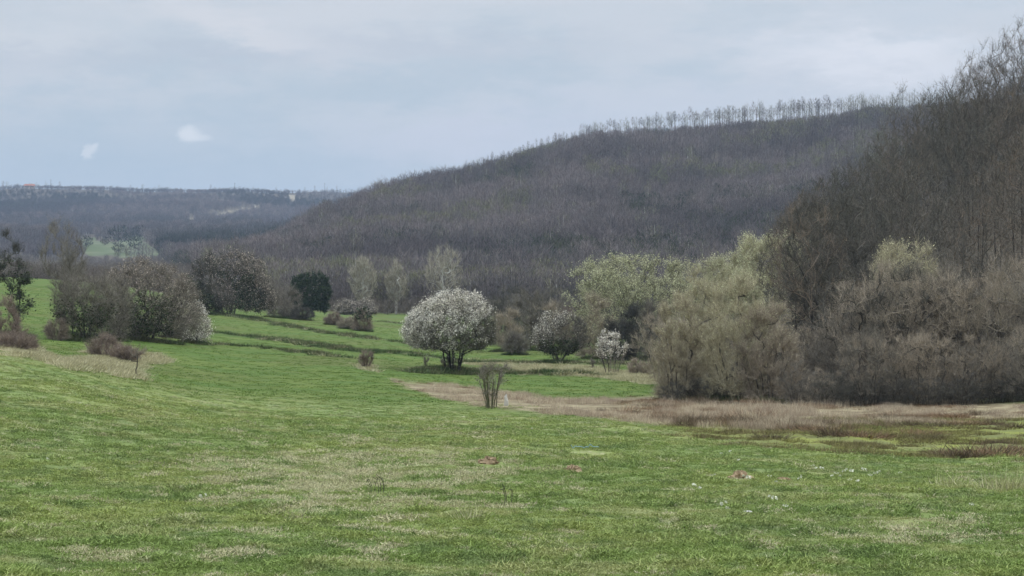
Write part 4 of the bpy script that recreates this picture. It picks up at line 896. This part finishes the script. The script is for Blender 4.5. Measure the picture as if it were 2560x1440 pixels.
# house and poles on the far skyline
def box(x0, x1, y0, y1, z0, z1):
    p = np.array([[x0,y0,z0],[x1,y0,z0],[x1,y1,z0],[x0,y1,z0],[x0,y0,z1],[x1,y0,z1],[x1,y1,z1],[x0,y1,z1]], float)
    return p[np.array([[0,1,5,4],[1,2,6,5],[2,3,7,6],[3,0,4,7],[4,5,6,7],[3,2,1,0]])]
MT['render_wall'] = simple_mat('house_wall', (0.55, 0.48, 0.40)); MT['roof_tile'] = simple_mat('roof_tile', (0.42, 0.17, 0.10)); MT['glass'] = simple_mat('window_glass', (0.05, 0.06, 0.07), .2); MT['wood'] = simple_mat('pole_wood', (0.16, 0.14, 0.12))
c = crest(75, 2900, 3900); ho = empty('hill_house', (c[0], c[1]-3, H1(c[0], c[1]-3)), 'low red-roofed house on the far left skyline', 'house', None, .15)
child('wall', soup('wall', quads=[box(-8, 8, -4, 4, -2, 3.2)], mat='render_wall'), ho)
def roof(w_, d, z0, z1):
    a = np.array([[-w_,-d,z0],[w_,-d,z0],[w_*.8,0,z1],[-w_*.8,0,z1]]); b_ = a*np.array([1,-1,1]); e1 = np.array([[-w_,-d,z0],[-w_*.8,0,z1],[-w_,d,z0],[-w_,0,z0]]); e2 = e1*np.array([-1,1,1])
    return np.stack([a, b_[::-1], e1, e2, np.array([[-w_,-d,z0-.05],[w_,-d,z0-.05],[w_,d,z0-.05],[-w_,d,z0-.05]])])
rf = child('roof', soup('roof', quads=[roof(9.4, 5.2, 3.2, 6.4)], mat='roof_tile'), ho); child('chimney', soup('chimney', quads=[box(3, 4, -.5, .5, 4.8, 7.4)], mat='render_wall'), rf)
for q_ in (-5.5, -1.8, 4.5): child('window', soup('window', quads=[box(q_-.8, q_+.8, -4.06, -4.003, .9, 2.3)], mat='glass'), ho)
child('door', soup('door', quads=[box(1.0, 2.2, -4.06, -4.003, -1.2, 2.1)], mat='wood'), ho)
for px, ra, rb, hgt, lb in [(127, 2900, 3900, 16, 'thin utility pole on the far skyline right of the red-roofed house'), (587, 2900, 3900, 14, 'thin utility pole on the middle of the far left skyline'), (812, 2900, 3900, 15, 'thin utility pole on the far skyline near the big hill')]:
    c = crest(px, ra, rb); o = empty('utility_pole', (c[0], c[1], H1(c[0], c[1])-.3), lb, 'utility pole', 'poles on the far skyline')
    child('pole', soup('pole', quads=[tubes(np.array([[0, 0, -.5]]), np.array([[0, 0, hgt]]), np.array([.3]), np.array([.2]), 6)], mat='wood'), o)
    child('crossarm', soup('crossarm', quads=[box(-1.6, 1.6, -.1, .1, hgt-1.4, hgt-1.15)], mat='wood'), o)
# bushes on the pale far clearing
CT = lowtree(360, 10, 9, tw=160, tl=2, wd=.6, crown0=.1, mat='hill_ever')
for i, (px, py, hh) in enumerate([(216, 618, 9), (262, 613, 6), (296, 610, 17), (288, 588, 13), (336, 622, 10), (296, 633, 8), (350, 600, 14), (310, 592, 10), (325, 600, 12)]):
    x, y = hit(px, py, 1350, 3300, H); s = hh*1.6
    o = empty('clearing_tree', (x, y, H1(x, y)-.3), 'dark rounded tree standing on the pale green clearing of the far hill', 'tree', 'trees on the far clearing', i, (s*.08, s*.08, s*.065))
    for nm_, me in CT: child(nm_, me, o)

# ---------------- grass, reeds, small things of the meadow
def cushion(seed, n, h, spread_, size, mat):
    rng_ = np.random.default_rng(seed); c = rng_.normal(size=(n, 3))*np.array([spread_, spread_, 0]); rr_ = np.hypot(c[:, 0], c[:, 1])/spread_
    c[:, 2] = h*np.exp(-rr_**2/2)*rng_.uniform(.2, 1, n); d = unit(np.stack([c[:, 0], c[:, 1], np.full(n, spread_*.9)], 1)+rng_.normal(size=(n, 3))*spread_*.7)
    return soup('tuft', tris=[twigs(rng_, c, d, h*.8*rng_.uniform(.5, 1.2, n), np.full(n, .011))], quads=[leaves(rng_, c, size*rng_.uniform(.5, 1.2, n))], mat=mat, qv=True)
def tuft(seed, n, h, spread_, wd, mat, lean=.35):
    rng_ = np.random.default_rng(seed); c = rng_.normal(size=(n, 3))*np.array([spread_, spread_, 0]); c[:, 2] = -.02
    d = unit(np.array([0, 0, 1.])+c*np.array([1, 1, 0])*lean/spread_+rng_.normal(size=(n, 3))*np.array([lean, lean, 0]))
    return soup('tuft', tris=[twigs(rng_, c, d, h*rng_.uniform(.5, 1.15, n), np.full(n, wd))], mat=mat)
GP = [cushion(400+i, 24, .05, .10, .028, 'grass') for i in range(4)] + [cushion(410+i, 26, .075, .085, .026, 'grass') for i in range(2)] + [cushion(420+i, 26, .07, .11, .03, 'grass_dry') for i in range(3)]
x, y, r = fan(120000, -180, 2740, 17.5, 100, 1.35); z = H(x, y); zn = zones(x, y, z)
px = 1280+F*x/y; py = 720-F*(z-ZC)/y
k = (zn['near'] > rng.uniform(.1, .8, len(x))) & (rng.uniform(0, 1, len(x)) > zn['damp']*1.3)
for qx, qy, rad_ in [(1220, 1159, .3), (1433, 1180, .34), (1850, 1196, .34), (1958, 1202, .22), (450, 1224, .16), (477, 1221, .1), (1870, 1287, .14), (1440, 1130, .25), (1468, 1130, .25), (1495, 1130, .25)]:
    hx_, hy_ = hit(qx, qy, fn=H); k &= np.hypot((x-hx_)/rad_, (y-hy_+.15)/(rad_*1.6)) > 1
dryc_ = np.exp(-((px-900)/430)**2-((py-1205)/95)**2)*.62+np.exp(-((px-500)/500)**2-((py-1400)/60)**2)*.25+np.exp(-((px-2350)/260)**2-((py-1335)/40)**2)*.5
dn = fbm(x/.8, y/.8, 51, 4)+dryc_*1.2-.40; q1 = rng.uniform(0, 1, len(x))
pick = rng.integers(0, 4, len(x)); hi = fbm(x/.5, y/.5, 52, 3)
pick = np.where(hi > .2, rng.integers(4, 6, len(x)), pick); pick = np.where((dn > 0) & (q1 < .30+1.1*dn), rng.integers(6, 9, len(x)), pick)
k = np.nonzero(k)[0]
scatter('meadow_grass', np.stack([x, y, z], 1)[k], rng.uniform(0, 6.28, len(k)), (rng.uniform(.7, 1.4, len(x))*(.62+r/170)*(1+.7*np.clip(hi, -.3, .4))*(1-.5*sstep(62, 88, r)))[k], pick[k], GP, 'short tufted meadow grass with pale dry patches in the foreground', 'grass')
LP_ = [cushion(430+i, 34, .07, .22, .05, 'grass_lush') for i in range(2)]+[tuft(432+i, 30, .35, .22, .03, 'grass_bank_shade', .5) for i in range(3)]+[tuft(436, 40, .3, .25, .03, 'grass_dry', .6)]
x, y, r = fan(150000, -150, 2300, 75, 330, 1.3); z = H(x, y); zn = zones(x, y, z)
q1 = rng.uniform(0, 1, len(x)); bk = zn['bank'] > .25; dr = (zn['dry'] > .4) & ~bk
k = np.nonzero((zn['near'] < .5) & (zn['litter'] < .5) & (zn['reed'] < .5) & (bk | dr | (q1 < .16)))[0]
pick = np.where(bk, np.where(q1 > .88, 5, rng.integers(2, 5, len(x))), np.where(dr, 5, rng.integers(0, 2, len(x))))
xa, ya = [], []
for fx_, fy_, fr_ in FEET:  # dark tufts added round the tree feet, standing in for contact shade
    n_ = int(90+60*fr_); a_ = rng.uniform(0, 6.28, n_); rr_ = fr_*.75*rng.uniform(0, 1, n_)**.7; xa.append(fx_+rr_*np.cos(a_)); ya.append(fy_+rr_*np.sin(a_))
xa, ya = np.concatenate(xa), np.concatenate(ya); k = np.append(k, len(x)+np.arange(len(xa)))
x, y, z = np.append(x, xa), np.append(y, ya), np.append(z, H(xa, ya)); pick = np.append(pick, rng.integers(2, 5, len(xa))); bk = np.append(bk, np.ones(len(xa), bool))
scatter('field_grass', np.stack([x, y, z], 1)[k], rng.uniform(0, 6.28, len(k)), (rng.uniform(.6, 1.3, len(x))*np.where(bk, 1.0, .8))[k], pick[k], LP_, 'bright green field sward with darker rank grass along terrace banks and tufts darkening tree feet', 'grass')
RP = [tuft(440+i, 26, .75, .20, .022, 'reed', .28) for i in range(4)]+[tuft(446+i, 50, .50, .30, .024, 'reed_red', .6) for i in range(2)]+[tuft(448, 30, 1.15, .25, .012, 'reed', .16), tuft(449, 40, .3, .25, .016, 'grass_dry', .7)]
x, y, r = fan(120000, 960, 2760, 70, 125, 1.0); z = H(x, y); zn = zones(x, y, z); px = 1280+F*x/y; py = 720-F*(z-ZC)/y
den = fbm(x/1.8, y/3.0, 61, 4); q1 = rng.uniform(0, 1, len(x))
k = np.nonzero((zn['reed'] > .45) & (zn['litter'] < .6) & (q1 < .16+den*1.5))[0]
rr_ = fbm(x/1.3, y/2.2, 62, 3)+np.where(px > 1550, .10, -.2)
pick = np.where(rr_ > .10, rng.integers(4, 6, len(x)), rng.integers(0, 4, len(x))); pick = np.where((px > 1650) & (px < 2150) & (q1 < .06), 6, pick); pick = np.where((px < 1650) & (q1 > .3) & (den > 0), 7, pick)
scatter('reed_bed', np.stack([x, y, z-.03], 1)[k], rng.uniform(0, 6.28, len(k)), (rng.uniform(.45, 1.15, len(x))*np.interp(px, [960, 1250, 1700, 1950, 2150, 2560], [.32, .40, .42, .58, .40, .28]))[k], pick[k], RP, 'belt of dry pinkish-tan reeds and rushes crossing the field edge', 'reeds')
x, y, r = fan(30000, 1600, 2760, 42, 95, 1.2); z = H(x, y); zn = zones(x, y, z); den = fbm(x/1.6, y/1.6, 66, 3)
MP = [tuft(450+i, 30, .16, .2, .016, 'grass_olive', .8) for i in range(3)]
k = np.nonzero((zn['damp'] > .35) & (den > .14))[0]
scatter('marsh_grass', np.stack([x, y, z], 1)[k], rng.uniform(0, 6.28, len(k)), rng.uniform(.5, 1.2, len(k)), rng.integers(0, 3, len(k)), MP, 'olive-brown damp-ground grass in front of the reed belt on the right', 'grass')

def lump(seed, rx, ry, h, mat, rough=.3, n=22, rings=7, name='soil'):
    rng_ = np.random.default_rng(seed); a = np.linspace(0, 2*math.pi, n, endpoint=False); V = []
    for j in range(rings+1):
        f = j/rings; rr = math.sin(f*math.pi/2)
        nz = 1+rough*(rng_.uniform(-.5, .5, n))*(f > .1)
        V.append(np.stack([np.cos(a)*rx*rr*nz, np.sin(a)*ry*rr*nz, h*(math.cos(f*math.pi/2))*(1+rough*rng_.uniform(-.6, .6, n))-(.04 if j == rings else 0)], 1))
    V = np.array(V); qs = [np.stack([V[j, i], V[j, (i+1) % n], V[j+1, (i+1) % n], V[j+1, i]])[::-1] for j in range(rings) for i in range(n)]
    return soup(name, quads=[np.array(qs)], mat=mat)
def one(name, me, loc, label, cat, group=None, rz=0, s=1):
    o = bpy.data.objects.new(name, me); COL.objects.link(o); o.location = loc; o.rotation_euler = (0, 0, rz); o.scale = (s, s, s) if isinstance(s, (int, float)) else s
    o['label'] = label; o['category'] = cat
    if group: o['group'] = group
    return o
MT['soil'] = simple_mat('bare_soil', (0.36, 0.262, 0.16)); MT['flower'] = simple_mat('petals', (0.75, 0.76, 0.60)); MT['stone'] = simple_mat('pale_stone', (0.62, 0.60, 0.55)); MT['plastic'] = simple_mat('blue_plastic', (0.30, 0.46, 0.50), .5)
MH = [(1220, 1159, .22, 'reddish molehill in the green meadow, farthest left of the four'), (1433, 1180, .25, 'reddish molehill, broadest of the four, below the blue strip'), (1850, 1196, .27, 'reddish molehill beside yellow-white flowers on the right meadow'), (1958, 1202, .16, 'faintest molehill, farthest right of the four')]
for i, (px, py, rx, lb) in enumerate(MH):
    x, y = hit(px, py, fn=H); one('molehill', lump(500+i, rx, rx*.8, .12 if i < 3 else .06, 'soil', .9), (x, y, H1(x, y)-.01), lb, 'molehill', 'molehills', i)
def flower(seed):
    rng_ = np.random.default_rng(seed); n = 5; c = rng_.normal(size=(n, 3))*.03; c[:, 2] = .13+rng_.uniform(0, .05, n); return soup('flower_head', quads=[leaves(rng_, c, np.full(n, .05)), leaves(rng_, c, np.full(n, .05))], mat='flower')
FL = [flower(i) for i in range(3)]; FS = tuft(460, 8, .13, .03, .008, 'grass', .3)
for i, (px, py) in enumerate([(1785, 1198), (1752, 1235), (1735, 1237), (1922, 1198), (1938, 1218), (2000, 1215), (2033, 1172), (2042, 1184), (2055, 1187), (2090, 1192), (2098, 1204), (2110, 1196), (2125, 1210), (2147, 1216), (2162, 1190), (2175, 1198), (2184, 1196), (2190, 1200), (2250, 1190), (1848, 1160), (1937, 1270), (1964, 1278), (1817, 1290), (1798, 1292), (1803, 1140), (1826, 1138), (1872, 1213), (2429, 1273), (120, 1162), (497, 1268), (1330, 1077), (2080, 1202), (2130, 1194)]):
    x, y = hit(px, py+4, fn=H); o = empty('wild_flower', (x, y, H1(x, y)), 'small cluster of creamy white flowers in the meadow grass', 'flower', 'creamy flowers dotted over the meadow', i, .7+.25*(i % 3))
    child('flower_head', FL[i % 3], o); child('stem', FS, o)
for i, (px, py, s, lb) in enumerate([(450, 1224, (.10, .035, .018), 'flat white stone lying in the left foreground grass'), (477, 1221, (.035, .03, .025), 'small white stone just right of the flat white one'), (1870, 1287, (.07, .03, .02), 'pale flat stone in the grass at lower right')]):
    x, y = hit(px, py, fn=H); one('stone', lump(520+i, 1, 1, 1.2, 'stone', .25), (x, y, H1(x, y)+.03), lb, 'stone', None, 0, s)
x, y = hit(1468, 1130, fn=H); rng2 = np.random.default_rng(3); P_ = np.stack([np.linspace(-.42, .30, 14), .05*np.sin(np.linspace(0, 6, 14)), .12+.02*rng2.normal(size=14)], 1)
o = one('plastic_strip', soup('plastic_strip', quads=[tubes(P_[:-1], P_[1:], np.full(13, .009), np.full(13, .009), 4)], mat='plastic'), (x, y, H1(x, y)), 'thin light blue strip of plastic lying in the meadow', 'litter')
# pale weathered stump by the bare shrub, russet dome tussock, rush tussocks
x, y = hit(1265, 1017); st_ = [np.array([[0, 0, -.1], [.02, 0, .2], [-.02, .01, .38], [.03, 0, .52]])][0]
one('pale_stump', soup('pale_stump', quads=[tubes(st_[:-1], st_[1:], np.array([.11, .09, .07]), np.array([.09, .07, .02]), 8)], mat='bark_pale'), (x, y, H1(x, y)), 'pale weathered stump just right of the mossy bare shrub', 'stump')
def tussock(seed, h, w_, n, mat): 
    return tuft(seed, n, h, w_, .016, mat, .75)
TS = [tussock(470+i, .5, .3, 320, 'reed_red') for i in range(3)]
for i, (px, py, s, lb) in enumerate([(1565, 1032, 1.25, 'round russet grass tussock at the front edge of the reed belt')]):
    x, y = hit(px, py); one('grass_tussock', TS[0], (x, y, H1(x, y)), lb, 'tussock', None, 0, s)
TD = [tussock(480+i, .42, .36, 420, 'rush_dark' if i else 'reed_red') for i in range(3)]
for i, (px, py, s) in enumerate([(1690, 1050, 1), (1720, 1052, 1.1), (1780, 1053, 1), (1885, 1048, 1.3), (1900, 1052, .9), (2010, 1058, .8), (1665, 1048, .9), (1770, 1010, 1), (1742, 1000, .8), (2040, 1078, .8), (2075, 1090, .9), (2110, 1094, 1), (2160, 1096, .9), (1990, 1072, .8), (1925, 1098, .7), (2300, 1090, .8), (2330, 1100, .7), (2470, 1135, 1.3), (2455, 1140, 1.1), (2400, 1143, .8), (2370, 1142, .7), (2475, 1105, .5), (2505, 1106, .5), (2440, 1035, .9), (2380, 1042, .8), (2240, 1048, 1), (1600, 1030, .6), (2550, 1120, .6), (2480, 1058, .8), (2540, 1070, .7), (1640, 1048, .7), (1700, 1060, .7), (1745, 1058, .9), (1810, 1060, 1), (1840, 1056, .8), (1860, 1064, .8), (1945, 1060, 1), (1975, 1062, .8), (2060, 1062, .9), (2100, 1068, .8), (2150, 1060, .7), (1640, 1012, .7), (1880, 1006, .8), (1500, 1022, .5), (1440, 1030, .5), (2200, 1065, .8), (2270, 1062, .7), (2350, 1066, .8), (2415, 1060, .8)]):
    x, y = hit(px, py+4); one('rush_tussock', TD[i % 3], (x, y, H1(x, y)), 'dark brown rush tussock on the damp ground near the reed belt', 'tussock', 'dark rush tussocks on the right', i*1.7, (s*1.5, s*1.3, s*1.05))
# dry stems and grass clumps near the camera
DC = tuft(491, 70, .42, .12, .010, 'grass_dry', .5); DC2 = tuft(492, 130, .5, .3, .010, 'grass_dry', .35)
x, y = hit(1172, 1300, fn=H); one('dry_grass_clump', DC, (x, y, H1(x, y)), 'pale dry grass clump in the middle foreground', 'grass clump', None, 0, .8)
x, y = hit(820, 1262, fn=H); one('dry_grass_clump', DC, (x, y, H1(x, y)), 'small pale dry grass clump in the left foreground', 'grass clump', None, 2, .6)
for i, (px, py, s, lb) in enumerate([(2485, 1225, 1, 'large pale dry grass clump near the right edge'), (2530, 1222, .9, 'pale dry grass clump at the right edge'), (2370, 1215, .7, 'smaller dry grass clump left of the large one near the right edge')]):
    x, y = hit(px, py, fn=H); one('dry_grass_clump', DC2, (x, y, H1(x, y)), lb, 'grass clump', 'dry clumps at the right edge', i*2, s)
for px, py, s, n, lb in [(1262, 1262, .8, 3, 'thin dark curved dead stem in the middle foreground'), (950, 1232, .7, 7, 'cluster of thin reddish dead stems left of centre in the foreground')]:
    x, y = hit(px, py, fn=H); Q = []; rg = np.random.default_rng(n)
    for i in range(n):
        a0 = rg.normal(size=2)*.06*n/3; P_ = np.array([[a0[0], a0[1], -.05], [a0[0]+.02, a0[1], .15], [a0[0]+.05*rg.normal(), a0[1], .3], [a0[0]+.1*rg.normal(), a0[1], .42*rg.uniform(.7, 1.1)]]); Q.append(tubes(P_[:-1], P_[1:], np.full(3, .008), np.full(3, .005), 4))
    one('dead_plant', soup('dead_plant', quads=Q, mat='bark'), (x, y, H1(x, y)), lb, 'dead plant', None, 0, s)

# ------------------------------------------------------------------ haze
hm = bpy.data.materials.new('haze'); hm.use_nodes = True; nt = hm.node_tree; nt.nodes.clear()
pv = nt.nodes.new('ShaderNodeVolumePrincipled'); pv.inputs['Color'].default_value = (0.57, 0.72, 1.0, 1); pv.inputs['Density'].default_value = 0.00010; pv.inputs['Anisotropy'].default_value = 0.2
ho_ = nt.nodes.new('ShaderNodeOutputMaterial'); nt.links.new(pv.outputs[0], ho_.inputs['Volume'])
zmin = float(gz.min())-1
hz = soup('haze', quads=[box(-9500, 9500, -9500, 9500, zmin, 330)]); hz.materials.append(hm)
ho2 = bpy.data.objects.new('haze', hz); COL.objects.link(ho2); ho2['kind'] = 'stuff'
